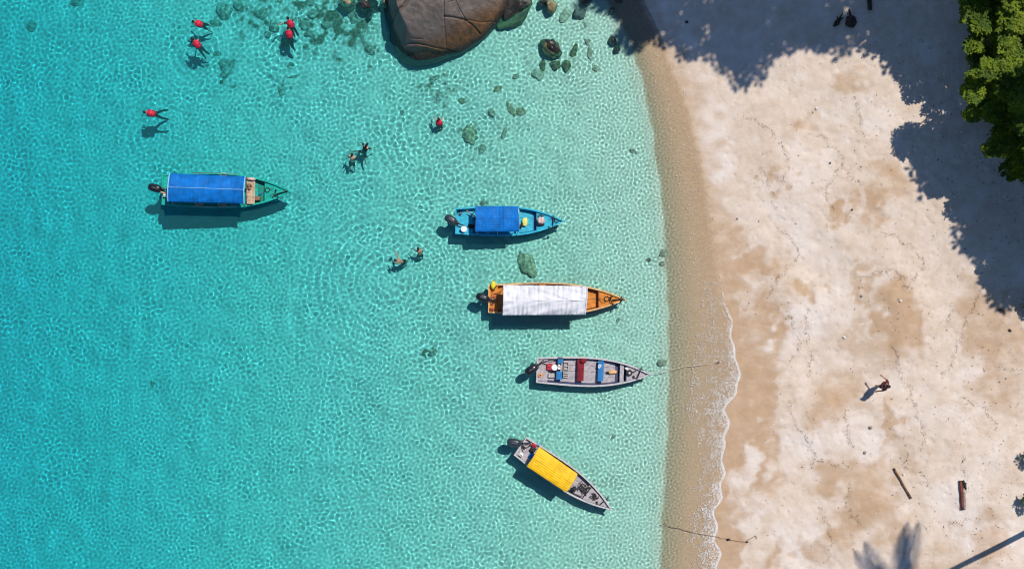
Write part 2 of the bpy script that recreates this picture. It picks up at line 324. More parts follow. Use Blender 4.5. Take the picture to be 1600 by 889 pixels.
for a in [
 (50, 42, 9, 10, 20, 'dark rock alone on the sand bed in the far upper left corner of the water'),
 (121, 4, 13, 7, 10, 'dark double lobed rock at the top edge, left of the swimmers in red'),
 (350, 17, 13, 14, 40, 'largest dark coral rock right of the uppermost red jacketed swimmer'),
 (372, 9, 8, 9, 0, 'brown rock at the top edge touching the largest dark coral rock'),
 (338, 38, 10, 7, -20, 'flat dark rock between the large coral rock and the red jacketed pair on the left'),
 (412, 20, 13, 8, 25, 'rounded green grey rock left of the two red jackets swimming in line'),
 (439, 4, 8, 6, 0, 'small dark rock at the top edge above the two red jackets swimming in line'),
 (428, 42, 8, 10, 30, 'dark rock just left of the two red jackets swimming in line'),
 (418, 54, 7, 6, 0, 'small mottled rock touching the lower left of the rock beside the red jackets'),
 (476, 40, 9, 7, -30, 'dark rock just right of the two red jackets swimming in line'),
 (483, 53, 8, 6, 20, 'mottled low rock below the rock right of the two red jackets'),
 (488, 22, 9, 8, 10, 'brownish low rock above and right of the two red jackets'),
 (512, 40, 10, 6, -10, 'flat greenish rock midway between the red jackets and the great boulder'),
 (484, 4, 9, 7, 0, 'dark rock at the top edge, right of the two red jackets'),
 (342, 83, 8, 9, 50, 'upper dark rock of the chain below the pair of red jackets on the left'),
 (350, 101, 12, 10, 10, 'broad mottled rock in the middle of the chain below the red jacket pair'),
 (351, 117, 7, 6, 0, 'lowest small rock of the chain below the red jacket pair'),
 (454, 103, 6, 5, 0, 'small pale weedy rock in open water below the two red jackets in line'),
 (458, 120, 10, 3, 15, 'thin dark sliver of rock lying in open water left of the great boulder'),
 (440, 143, 5, 8, 20, 'small weedy stone lowest in the open water below the two red jackets'),
 (557, 24, 13, 14, 10, 'round rock laced with light, below the brown rocks left of the great boulder'),
 (580, 76, 11, 11, 0, 'round mossy rock alone under water just left of the great boulder'),
 (565, 45, 9, 6, 30, 'low dark rock between the two round rocks left of the great boulder'),
 (680, 122, 8, 4, 20, 'thin dark stone under water below the tip of the great boulder'),
 (722, 158, 6, 5, 0, 'small dark stone between the great boulder and the grey pointed rock'),
 (778, 140, 9, 6, 10, 'low pale outlined rock under water right of the great boulder tip'),
 (788, 208, 4, 10, -15, 'narrow upright dark stone right of the grey pointed rock'),
 (768, 177, 6, 8, 25, 'small dark stone left of the long triangular slab under water'),
 (628, 176, 4, 5, 0, 'tiny dark stone left of the swimmer seen from above in a red jacket'),
 (806, 120, 6, 4, 30, 'tiny brown stone left of the shoal rocks beside the beach'),
 (676, 551, 8, 5, 35, 'dark tuft covered stone alone on the bed between boats, left of the open boat'),
 (239, 599, 4, 5, 0, 'tiny dark stone alone on the bed in the lower left water'),
 (756, 318, 6, 6, 0, 'small dark stone on the bed just above the short blue canopy'),
 (753, 234, 5, 9, -30, 'dark narrow stone below right of the grey pointed rock'),
 (990, 237, 7, 4, -30, 'dark weedy stone near the beach step, right of the water'),
 (1037, 396, 7, 6, 20, 'upper dark weed stone on the edge of the underwater step'),
 (1035, 412, 5, 4, 0, 'small weed stone directly below the dark one on the underwater step'),
 (945, 411, 10, 3, 30, 'thin dark stick like stone above the orange boat bow'),
 (966, 500, 3, 5, -30, 'tiny dark stone under the orange boat bow'),
 (958, 682, 4, 6, -15, 'tiny greenish stone above right of the yellow canopy boat'),
 (1035, 567, 8, 6, 10, 'dark weed stone by the bow of the open grey boat')]:
    rock(*a, m=(R_UND if a[0] < 600 else R_OCH if a[0] in (778, 722) else R_UND), group=GRP)
for a in [
 (800, 172, 5, 15, 28, 'long triangular slab of stone under water right of the red jacket swimmer', R_OCH),
 (814, 174, 9, 7, 0, 'small angular stone touching the right of the long triangular slab', R_OCH),
 (732, 211, 12, 17, 5, 'grey pointed rock under water right of the round red jacket swimmer', R_OCH),
 (823, 413, 14, 22, 18, 'large flat rock under water between the cyan boat and the orange boat', R_OCH),
 (848, 103, 5, 10, -5, 'narrow green stone below left of the black topped rock', R_GRN),
 (868, 103, 9, 8, 10, 'dark edged green stone directly below the black topped rock', R_GRN),
 (885, 104, 8, 9, -20, 'yellow green stone below right of the black topped rock', R_GRN),
 (840, 117, 10, 9, 0, 'pale round sandy stone lowest below the black topped rock', R_PAL),
 (897, 80, 5, 12, -20, 'slim leaning stone just right of the black topped rock', R_GRN),
 (922, 83, 5, 11, 5, 'dark slim stone second to the right of the black topped rock', R_UND),
 (932, 108, 6, 6, 20, 'faint pale stone near the beach below the two slim stones', R_PAL),
 (918, 66, 5, 6, 20, 'small tilted stone above the dark slim stone near the beach', R_UND),
 (884, 24, 8, 14, -35, 'long pale sunken slab with dark edge at upper right of the water', R_PAL)]:
    rock(*a[:6], m=a[6], group=GRP)
rock(860, 74, 20, 15, -30, 'black topped rock with a mossy green side rising out of the shallow water', R_GRN, top=.16)
rock(865, 73, 18, 10, -42, 'wet black slab of rock lying on top of the mossy rock in the shallows', R_WET, top=.30)
rock(905, 20, 10, 9, 0, 'speckled grey round rock in the shallows at the edge of the tree shade', R_GRY, top=.05)
rock(862, 8, 10, 12, 10, 'brown rock with a mossy foot at the top edge right of the great boulder', R_OCH, top=.35)
rock(850, 1, 9, 7, 0, 'black wet rock at the top edge beside the brown mossy footed rock', R_WET, top=.3)
rock(915, 1, 9, 6, 10, 'larger black rock in the shaded water at the top edge', R_WET, top=.2)
rock(967, 0, 7, 5, 0, 'small black rock on the shaded waterline at the top edge', R_WET, top=.2)
rock(958, 62, 7, 9, 35, 'black rock at the waterline where the tree shade meets the beach', R_WET, top=.12)
rock(964, 76, 6, 5, 20, 'small wet black rock just below the black rock at the shaded waterline', R_WET, top=.06)
rock(956, 16, 4, 6, -30, 'small dark rock in the shaded shallows', R_WET, top=.04)
rock(540, 4, 15, 11, 10, 'brown rock breaking the surface, leftmost of the three beside the great boulder', R_OCH, top=.14)
rock(574, 5, 18, 13, -8, 'dark rock breaking the surface in the middle of the three beside the great boulder', R_WET, top=.3)
rock(600, 3, 8, 8, 0, 'small speckled rock wedged against the left flank of the great boulder', R_OCH, top=.2)
rock(577, 20, 8, 5, 60, 'dark foot rock pointing down below the three rocks beside the great boulder', R_WET, top=.05)
rock(803, 17, 22, 34, -47, 'long sloping rock with a bright green mossy edge right of the great boulder', R_GRN, top=.04)
rock(806, 9, 15, 28, -47, 'wet black ridge of rock along the right flank of the great boulder', R_WET, top=.45)
rock(819, 1, 12, 8, 10, 'pale speckled rock at the top edge right of the great boulder', R_GRY, top=.6)
# the great granite boulder: steep sided dome with cracks
def great_boulder():
    outl = [(797, -10), (789, 18), (768, 46), (738, 70), (700, 88), (668, 97), (640, 99), (622, 88), (609, 66), (599, 38), (592, 8), (594, -40), (618, -85), (690, -115), (760, -100), (795, -60)]
    P = [W(x, y, 0) for x, y in outl]; c = W(700, -2, 0); n = 560; m_ = 270
    ang = [math.atan2(p.y-c.y, p.x-c.x) for p in P]; rad = [math.hypot(p.x-c.x, p.y-c.y) for p in P]
    od = sorted(zip(ang, rad)); aa = np.array([a-2*math.pi for a, _ in od]+[a for a, _ in od]+[a+2*math.pi for a, _ in od]); rr = np.array([r for _, r in od]*3)
    th = np.linspace(-math.pi, math.pi, n, endpoint=False); R = np.interp(th, aa, rr)
    for _ in range(4): R = (np.roll(R, 1)+2*R+np.roll(R, -1))/4
    s = np.linspace(0, 1, m_)
    left = sstep(.15, .75, np.cos(th-math.pi*1.06))                # the west flank is a wall, the south east one runs out low
    prof = (1-left[None, :])*(1.0-np.power(s[:, None], 3.0))+left[None, :]*(1-np.clip((s[:, None]-.70)/.30, 0, 1)**1.25)-.10*s[:, None]**2
    se = sstep(-.2, .6, np.cos(th+1.0)); prof = prof*(1-se)[None, :]+se[None, :]*(1-np.power(s[:, None], 1.9)); lo_ = (-1.5+1.47*se)[None, :]
    z = lo_+prof*(2.4-lo_)-(1.3*se)[None, :]*sstep(.97, 1.0, s)[:, None]; 
    grow = 1.0+0.03*s[:, None]**6*np.ones((1, n))
    x = c.x+np.cos(th)[None, :]*R[None, :]*s[:, None]*grow; y = c.y+np.sin(th)[None, :]*R[None, :]*s[:, None]*grow
    cr = [([(694, -60), (694, 0), (693, 30), (695, 66)], .035, .09), ([(640, -6), (631, 9), (617, 17), (605, 22)], .08, .34), ([(694, 25), (726, 27), (741, 36), (748, 42)], .045, .18), ([(726, 27), (752, 27), (775, 22)], .03, .10), ([(700, 6), (712, 2), (726, 27)], .03, .08), ([(628, 60), (655, 64), (695, 68), (716, 69)], .035, .14), ([(640, 55), (658, 57)], .025, .08), ([(628, 62), (640, 72), (646, 96)], .022, .06)]
    for pl, wd, dp in cr:
        Q = [W(a, b, 2.0) for a, b in pl]; D = np.full(x.shape, 9.0)
        for p, q in zip(Q[:-1], Q[1:]):
            ux, uy = q.x-p.x, q.y-p.y; t = np.clip(((x-p.x)*ux+(y-p.y)*uy)/(ux*ux+uy*uy), 0, 1); D = np.minimum(D, np.hypot(x-p.x-t*ux, y-p.y-t*uy))
        z -= .75*dp*np.exp(-(D/wd)**2)
    blk = sstep(.0, .5, (W(640, 0, 2).x-x)*.8+(y-W(628, 12, 2).y)*.9); z -= .25*blk*(s[:, None] < .97)
    stp = sstep(0, .25, (W(694, 0, 2).y*0+W(690, 66, 2).y-y)); z -= .22*stp
    nz = np.array([mn.noise(Vector((a*1.1, b*1.1, 0)))*.12+mn.noise(Vector((a*4, b*4, 3)))*.035+mn.noise(Vector((a*11, b*11, 7)))*.012 for a, b in zip(x.ravel(), y.ravel())]).reshape(x.shape); z += nz
    x += nz*.7*s[:, None]; y += nz*.5*s[:, None]
    me = bpy.data.meshes.new('boulder'); co = np.stack([x, y, z], -1).reshape(-1, 3)
    fs = [(i*n+j, (i+1)*n+j, (i+1)*n+(j+1) % n, i*n+(j+1) % n) for i in range(m_-1) for j in range(n)]
    me.from_pydata(co.tolist(), [], fs); me.polygons.foreach_set('use_smooth', [True]*len(fs))
    A = (co[:, 0]-W(700, 0, 2).x)*.55-(co[:, 1]-W(0, 40, 2).y)*.9+nz.ravel()*3
    at = me.attributes.new('stain', 'FLOAT', 'POINT'); at.data.foreach_set('value', np.clip(sstep(-.5, .7, A), 0, 1).astype(np.float32))
    m = bpy.data.materials.new('granite'); m.use_nodes = True; nt_ = m.node_tree; L = nt_.links.new; b = nt_.nodes['Principled BSDF']; b.inputs['Roughness'].default_value = .7
    N = nt_.nodes.new; ge = N('ShaderNodeNewGeometry'); sx_ = N('ShaderNodeSeparateXYZ'); L(ge.outputs['Position'], sx_.inputs[0])
    def noise(scl, det=7):
        q = N('ShaderNodeTexNoise'); q.inputs['Scale'].default_value = scl; q.inputs['Detail'].default_value = det; q.inputs['Roughness'].default_value = .65; L(ge.outputs['Position'], q.inputs['Vector']); return q.outputs['Fac']
    def ramp(v, p0, p1, c0, c1):
        q = N('ShaderNodeValToRGB'); q.color_ramp.elements[0].position = p0; q.color_ramp.elements[1].position = p1; q.color_ramp.elements[0].color = (*c0, 1); q.color_ramp.elements[1].color = (*c1, 1); L(v, q.inputs[0]); return q.outputs[0]
    def mix(f, a_, c_):
        q = N('ShaderNodeMix'); q.data_type = 'RGBA'; L(f, q.inputs[0]); L(a_, q.inputs[6]); L(c_, q.inputs[7]); return q.outputs[2]
    base = mix(ramp(noise(14), .5, .68, (0, 0, 0), (1, 1, 1)), ramp(noise(1.4), .35, .65, (.10, .08, .068), (.18, .145, .125)), ramp(noise(40, 3), .3, .7, (.075, .06, .052), (.21, .175, .155)))
    orange = ramp(noise(2.6), .35, .7, (.07, .036, .015), (.21, .088, .026))
    st = N('ShaderNodeAttribute'); st.attribute_name = 'stain'; ad = N('ShaderNodeMath'); ad.operation = 'MULTIPLY_ADD'; L(noise(3.2), ad.inputs[0]); ad.inputs[1].default_value = 1.1; ad.inputs[2].default_value = -.55
    a2 = N('ShaderNodeMath'); L(st.outputs['Fac'], a2.inputs[0]); L(ad.outputs[0], a2.inputs[1]); a2.use_clamp = True
    c = mix(a2.outputs[0], base, orange)
    zz = N('ShaderNodeMath'); zz.operation = 'MULTIPLY_ADD'; L(noise(5), zz.inputs[0]); zz.inputs[1].default_value = -.5; L(sx_.outputs['Z'], zz.inputs[2])
    wetm = N('ShaderNodeMapRange'); wetm.inputs[1].default_value = .28; wetm.inputs[2].default_value = -.02; L(zz.outputs[0], wetm.inputs[0])
    c = mix(wetm.outputs[0], c, ramp(noise(12), .55, .72, (.02, .016, .012), (.12, .08, .04)))
    L(c, b.inputs['Base Color']); bp = N('ShaderNodeBump'); bp.inputs['Strength'].default_value = .7; bp.inputs['Distance'].default_value = .05; L(noise(7, 9), bp.inputs['Height']); L(bp.outputs['Normal'], b.inputs['Normal'])
    me.materials.append(m); o = obj('boulder', me); o.cycles.is_caustics_receiver = True
    tag(o, 'great cracked granite boulder with rusty stains standing in the water at the top edge', 'boulder')
great_boulder()
# ---------------------------------------------------------------- foam, wrack litter, ropes, driftwood
FOAM_GLINT = mat('foam', (.74, .71, .68), .7, .04)  # white of the foam and of the flecks drawn for sun glints
def foam():
    st = .03; gx = np.arange(6.0, 12.2, st); gy = np.arange(-15.6, 12.6, st); X, Y = np.meshgrid(gx, gy)
    py = 444.5-Y*30; e = np.interp(py, EDGE[:, 0], EDGE[:, 1]); a = samp(spectral(1024, st, .16, .5, 31), st, X, Y); b = samp(spectral(1024, st, .9, .5, 32), st, X, Y); c = samp(spectral(1024, st, .10, .3, 33), st, X, Y)
    wob = 5*np.sin(py/9.0)*np.cos(py/23.)+4*np.abs(np.sin(py/17.+.6*np.sin(py/41.)))
    d = (800+X*30)-(e-2+wob*np.interp(py, [300, 500, 560], [.15, .4, 1]))              # pixels beyond the edge of the wash, negative seaward
    wid = np.interp(py, [80, 330, 480, 545, 600, 650, 690, 740, 800, 889], [.6, 1.0, 2.5, 9, 22, 24, 17, 13, 18, 21])
    line = (d > -1.5-1.5*(a > .3)-wid*.05) & (d < .4) & (a+np.interp(py, [80, 330, 450, 540], [-3, -2.2, -1.3, 3.]) > 0)
    t = -d/np.maximum(wid, .1); lace = (d < 0) & (t < 1.5) & (np.abs(a+.25*c) < .55*(1-t/1.5)+.12*(b+1)*(t < 1.2)) & (py > 480)
    mott = (d < -2) & (d > -np.interp(py, [420, 540, 590, 660, 720, 889], [20, 62, 78, 60, 34, 40])) & (np.abs(a) < .10+.05*b) & (py > 440)
    glint_fleck = (d < -3) & (d > -np.interp(py, [80, 889], [44, 62])) & (c+.5*a > 3.0-.2*sstep(520, 200, py)) & (np.exp(-((d+26)/22)**2)*.9 > rng.random(X.shape)*.5)  # white specks modelled in place of sun glints on the wash
    line2 = (np.abs(d+np.interp(py, [540, 600, 650, 700, 760, 889], [30, 34, 26, 22, 26, 30])+9*np.sin(py/13.)+5*a) < .75) & (py > 545) & (b > -.3)
    k = line | line2 | lace | mott | glint_fleck; j, i = np.nonzero(k)
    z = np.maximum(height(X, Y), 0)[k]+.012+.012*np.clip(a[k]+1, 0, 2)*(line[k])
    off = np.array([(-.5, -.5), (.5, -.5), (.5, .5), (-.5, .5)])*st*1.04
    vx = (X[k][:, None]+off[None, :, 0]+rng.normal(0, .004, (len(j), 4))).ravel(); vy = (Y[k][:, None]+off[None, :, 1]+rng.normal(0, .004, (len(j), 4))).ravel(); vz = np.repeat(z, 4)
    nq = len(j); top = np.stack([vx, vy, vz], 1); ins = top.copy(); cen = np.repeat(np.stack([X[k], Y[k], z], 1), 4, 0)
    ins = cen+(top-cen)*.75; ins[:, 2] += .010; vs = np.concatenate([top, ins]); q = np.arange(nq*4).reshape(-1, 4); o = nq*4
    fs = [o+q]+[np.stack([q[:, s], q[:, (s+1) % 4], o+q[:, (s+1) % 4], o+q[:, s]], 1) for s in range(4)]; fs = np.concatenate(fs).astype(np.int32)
    me = bpy.data.meshes.new('sea_foam_glints'); me.vertices.add(len(vs)); me.vertices.foreach_set('co', vs.astype(np.float32).ravel()); me.loops.add(fs.size); me.loops.foreach_set('vertex_index', fs.ravel())
    me.polygons.add(len(fs)); me.polygons.foreach_set('loop_start', np.arange(len(fs), dtype=np.int32)*4); me.update(calc_edges=True); me.materials.append(FOAM_GLINT)
    f = obj('sea_foam_glints', me); f['kind'] = 'stuff'; f['label'] = 'white lacy foam along the edge of the wash on the beach, with white flecks for sun glints'
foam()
LIT = mat('twig_litter', (.20, .14, .095), .9, .35, 2.0); LIT2 = mat('shell_bits', (.80, .74, .68), .7, .1)
def bits(name, pts, m, l0, l1, w0, label):
    vs, fs = [], []; rd = random.Random(len(pts))
    for (x, y, a) in pts:
        l = rd.uniform(l0, l1); w = l*rd.uniform(*w0); z = hz_(x, y)+w*.4; c, s = math.cos(a), math.sin(a); o = len(vs); bend = rd.uniform(-.35, .35)*l
        for t, q in ((-1, .55), (0, 1), (1, .5)):
            for (v, h) in ((-1, -.5), (0, .55), (1, -.5)):
                lx = t*l/2; ly = v*w/2*q+(bend*(1-t*t)); vs.append((x+lx*c-ly*s, y+lx*s+ly*c, z+h*w*q))
        for k in range(2):
            for v in range(3): a0 = o+k*3+v; b0 = o+k*3+(v+1) % 3; fs.append((a0, b0, b0+3, a0+3))
        fs += [(o, o+2, o+1), (o+6, o+7, o+8)]
    me = bpy.data.meshes.new(name); me.from_pydata(vs, [], fs); me.materials.append(m); o = obj(name, me); o['kind'] = 'stuff'; o['label'] = label
_bm = beach.data; _co = np.empty(len(_bm.vertices)*3, np.float32); _bm.vertices.foreach_get('co', _co); _co = _co.reshape(-1, 3)
_xs = axis(-29.5, 29.5, 0.09, 900); _ys = axis(-17, 17, 0.09, 900); _Z = _co[:, 2].reshape(len(_ys), len(_xs))
def hz_(x, y):
    i = int(np.clip(np.searchsorted(_xs, x)-1, 0, len(_xs)-2)); j = int(np.clip(np.searchsorted(_ys, y)-1, 0, len(_ys)-2)); u = (x-_xs[i])/(_xs[i+1]-_xs[i]); v = (y-_ys[j])/(_ys[j+1]-_ys[j])
    return float((_Z[j, i]*(1-u)+_Z[j, i+1]*u)*(1-v)+(_Z[j+1, i]*(1-u)+_Z[j+1, i+1]*u)*v)
def S(px, py, dz=0.0):
    p = W(px, py)
    for _ in range(3): p = W(px, py, max(0, hz_(p.x, p.y)))
    p.z = hz_(p.x, p.y)+dz; return p
def litter():
    rd = random.Random(4); P = []
    lines = [[(1160, 180), (1200, 200), (1225, 235), (1232, 260), (1222, 285)], [(1215, 355), (1232, 372), (1250, 388), (1240, 412), (1220, 430), (1205, 450), (1200, 470)], [(1230, 470), (1238, 510), (1250, 540), (1245, 556), (1226, 568)], [(1262, 480), (1258, 520), (1268, 560), (1262, 590)], [(1280, 210), (1310, 240), (1325, 270), (1345, 290)], [(1335, 150), (1345, 185), (1348, 215)], [(1375, 362), (1400, 370), (1425, 388), (1445, 410), (1430, 435), (1420, 450), (1380, 420)], [(1360, 430), (1388, 420), (1425, 438)],
             [(1530, 450), (1525, 475), (1508, 500), (1505, 520), (1492, 550), (1484, 575), (1470, 590)], [(1490, 485), (1482, 500), (1470, 506)], [(1390, 540), (1402, 555), (1405, 575), (1410, 600)], [(1232, 625), (1240, 660), (1265, 690), (1275, 715), (1262, 735)], [(1320, 640), (1325, 680), (1332, 700)], [(1265, 715), (1300, 725), (1335, 730)], [(1330, 755), (1322, 780), (1328, 800), (1345, 820)], [(1280, 790), (1295, 820), (1298, 850), (1290, 880)], [(1420, 600), (1430, 640), (1445, 680), (1440, 705)], [(1418, 705), (1412, 728), (1420, 733)], [(1505, 710), (1503, 730), (1508, 745), (1512, 770)], [(1500, 620), (1540, 640), (1560, 670)], [(1560, 575), (1600, 580)], [(1440, 735), (1450, 760)], [(1480, 820), (1520, 810)], [(1315, 255), (1290, 300), (1300, 330)], [(1190, 260), (1205, 300), (1212, 330)]]
    for pl in lines:
        for (a, b), (c, d) in zip(pl[:-1], pl[1:]):
            L = math.hypot(c-a, d-b); n = int(L*2.2)
            for _ in range(n):
                t = rd.random(); w = rd.gauss(0, 1.9)+2*math.sin((a+t*L)*.23); x = a+(c-a)*t+w*(d-b)/L; y = b+(d-b)*t-w*(c-a)/L; p = S(x, y); P.append((p.x, p.y, math.atan2(-(d-b), c-a)+rd.gauss(0, .5)))
    bits('twig_litter', P, LIT, .02, .075, (.15, .32), 'thin dark tide lines of twigs and leaf litter on the sand')
    Q = []; 
    while len(Q) < 1000:
        x, y = rd.uniform(1150, 1600), rd.uniform(60, 889)
        if x > np.interp(y, EDGE[:, 0], EDGE[:, 1])+25 and rd.random() < .25+.75*((x-1150)/450)**1.5: p = S(x, y); Q.append((p.x, p.y, rd.uniform(0, 6.3)))
    bits('leaf_litter', Q, LIT, .02, .085, (.25, .7), 'scattered dead leaves and bark crumbs on the dry sand')
    Q = []
    while len(Q) < 520:
        x, y = rd.uniform(1180, 1600), rd.uniform(100, 889)
        if rd.random() < .2+.8*((x-1150)/450): p = S(x, y); Q.append((p.x, p.y, rd.uniform(0, 6.3)))
    bits('shell_fragments', Q, LIT2, .03, .08, (.5, .9), 'pale shell and coral fragments scattered on the sand')
litter()
WOOD = mat('driftwood_brown', (.20, .10, .055), .85, .3, 6, .6); WOODR = mat('driftwood_red', (.22, .055, .035), .85, .25, 8, .5); WOODG = mat('driftwood_grey', (.36, .33, .30), .9, .2, 8, .6); DARK = mat('driftwood_dark', (.045, .032, .025), .9, .3, 8, .6)
def wob_tube(mb, pts, r0, r1, n=10, wob=.1, seed=1):
    rd = random.Random(seed); Q = []; R = []
    for i in range(len(pts)-1):
        for k in range(4):
            t = k/4; Q.append(pts[i].lerp(pts[i+1], t)+Vector((rd.gauss(0, wob*r0), rd.gauss(0, wob*r0), 0)))
    Q.append(pts[-1])
    for i in range(len(Q)): t = i/(len(Q)-1); R.append((r0+(r1-r0)*t)*(1+rd.uniform(-wob, wob)))
    mb.tube(Q, R, n); return mb
mb = wob_tube(MB(), [S(1396, 731, .06), S(1410, 756, .06), S(1423, 778, .06)], .052, .06, seed=3, wob=.08)
tag(mb.build('driftwood_pole', WOOD), 'thin straight brown driftwood pole lying slantwise on the sand', 'driftwood')
lg = thing('driftwood_log', 'stout split log with red brown bark lying upright in the picture on pale sand', 'driftwood', S(1502, 772))
lo = lg.location
wob_tube(MB(), [S(1499.5, 750, .08)-lo, S(1501, 765, .09)-lo, S(1503.5, 795, .08)-lo], .07, .085, seed=5).build('bark', WOODR, lg)
wob_tube(MB(), [S(1505, 762, .07)-lo, S(1506, 778, .09)-lo, S(1506.5, 795, .06)-lo], .06, .07, seed=6).build('split_wood', WOODG, lg)
k_ = MB(); wob_tube(k_, [S(1503, 750, .1)-lo, S(1506, 755, .14)-lo, S(1508, 764, .1)-lo], .07, .05, seed=7); wob_tube(k_, [S(1505, 756, .1)-lo, S(1509, 761, .1)-lo], .04, .02, seed=8); k_.build('knot', DARK, lg)
mb = wob_tube(MB(), [S(1356.5, -30, .1), S(1357, -8, .1), S(1358.5, 17, .12)], .13, .11, seed=9)
tag(mb.build('driftwood_log', DARK), 'dark log end lying in the shade at the top edge of the beach', 'driftwood')
mb = MB(); wob_tube(mb, [S(1311, 31, .1), S(1306, 36, .12), S(1302, 42, .06)], .12, .05, seed=10); wob_tube(mb, [S(1311, 31, .1), S(1313, 26, .16), S(1316, 21, .1)], .05, .02, seed=11); wob_tube(mb, [S(1311, 28, .1), S(1314, 31, .15), S(1317, 29, .1)], .04, .03, seed=12); wob_tube(mb, [S(1310, 34, .1), S(1310, 39, .1), S(1303, 42, .06)], .035, .03, seed=13); wob_tube(mb, [S(1308, 33, .1), S(1307, 27, .12)], .03, .02, seed=14)
tag(mb.build('branch', DARK), 'small dark forked branch lying in the tree shade beside the black stump', 'branch')
st_ = thing('tree_stump', 'round black stump with a short root spike lying in the tree shade', 'stump', S(1329, 34))
so = st_.location
me = rock_mesh(.28, .30, .22, 91, 4, .35); me.materials.append(DARK); obj('trunk', me, st_, (0, 0, .1))
wob_tube(MB(), [S(1328, 27, .1)-so, S(1326.5, 20, .1)-so, S(1327, 14, .05)-so], .07, .02, seed=15).build('root', DARK, st_)
for i, (x, y, a, ln, lb) in enumerate([(1564, 485, -25, 10, 'short chunk of dark bark on bright sand near the right edge'), (1578, 516, -50, 6, 'tiny dark bark scrap lowest near the right edge, under the bark chunk')]):
    p = S(x, y, .05); l = ln/30; tag(MB().blob((0, 0, 0), (l*.5, l*.2, .06), 10, 6, .8, jit=.12, seed=i).build('bark_piece', WOOD, None, p), lb, 'bark').rotation_euler = (0, 0, math.radians(a))
for i, (x, y, r, c, lb) in enumerate([(1331, 328, 2.6, 0, 'small black pebble on the sand, above the damp patch'), (1346, 463, 3.4, 1, 'grey pebble on pale sand between two damp patches'), (1407, 470, 3.6, 2, 'bright white pebble on the broad damp patch'), (1319, 527, 3.8, 2, 'white pebble with a dark side left of the broad damp patch'), (1152, 342, 2.4, 1, 'tiny grey pebble near the upper wash line'), (1276, 170, 3.4, 2, 'pale pebble just below the upper tree shade'), (1297, 255, 2.4, 0, 'tiny black pebble in the upper middle of the sand'), (1206, 70, 4.2, 2, 'pale pebble lying in the blue tree shade'), (1073, 35, 3.5, 0, 'dark pebble in the shade near the waterline'), (1360, 668, 4.5, 1, 'grey stone half sunk in sand between the walker and the driftwood pole'), (1351, 707, 4, 1, 'dull stone beside the damp ring shaped patch'), (1412, 741, 3, 2, 'white pebble beside the thin driftwood pole')]):
    p = S(x, y, .02); me = rock_mesh(r/42, r/46, r/55, 200+i, 3, .2); me.materials.append(mat('pebble_%s' % 'abc'[c], [(.05, .045, .04), (.28, .25, .22), (.75, .72, .68)][c], .8, .15)); tag(obj('pebble', me, loc=p), lb, 'pebble')
ROPE = mat('rope_brown', (.22, .13, .085), .9, .2, 30); ROPEP = mat('rope_pale', (.62, .50, .40), .9, .1, 30)
def rope(pts, r, m, label, seed=1, lift=.03):
    rd = random.Random(seed); Q = []
    for (a, b), (c, d) in zip(pts[:-1], pts[1:]):
        for k in range(6): t = k/6; x = a+(c-a)*t+rd.gauss(0, .35); y = b+(d-b)*t+rd.gauss(0, .35); p = W(x, y); p.z = max(hz_(p.x, p.y), .0)+lift; Q.append(p)
    p = W(*pts[-1]); p.z = max(hz_(p.x, p.y), 0)+lift; Q.append(p); mb = MB().tube(Q, r, 6); o = mb.build('mooring_rope', m); return tag(o, label, 'rope')
rope([(1033, 818), (1055, 824), (1085, 832), (1115, 838), (1138, 842)], .014, ROPE, 'long thin brown mooring rope running from the water up the beach at the bottom', 2)
rope([(1138, 842), (1155, 845), (1164, 845), (1172, 839), (1179, 835), (1180, 840)], .013, ROPE, 'short frayed rope end on wet sand beyond the rope anchor knot', 3)
rope([(1012, 583), (1030, 582), (1046, 579), (1068, 573), (1085, 571), (1108, 569)], .013, ROPEP, 'pale taut mooring line from the open grey boat to a small stake in the wash', 4, .05)
p = S(1138, 842, .06); tag(MB().blob((0, 0, 0), (.09, .06, .07), 10, 7, .9, jit=.1, seed=3).build('rope_knot', DARK, None, p), 'dark knot where the brown rope is pegged into wet sand', 'knot')
p = S(1167, 846, .05); tag(MB().blob((0, 0, 0), (.07, .04, .05), 10, 7, .9, jit=.1, seed=4).build('rope_knot', DARK, None, p), 'small dark knot in the frayed rope end', 'knot')
sp = S(1123, 566); SK = .6; sk = thing('mooring_stake', 'small dark mooring stake with a pale top standing in the wash', 'stake', sp)
sk.scale = (SK,)*3; wob_tube(MB(), [Vector((0, 0, -.05)), Vector((.03, .02, .3)), Vector((.05, .04, .45))], .05, .045, seed=21).build('post', DARK, sk); MB().blob((.06, .05, .47), (.07, .07, .05), 10, 6).build('cap', LIT2, sk); wob_tube(MB(), [Vector((-.3, -.12, .03)), Vector((-.1, -.06, .07)), Vector((.03, 0, .06))], .03, .035, seed=22).build('rope_loop', DARK, sk)
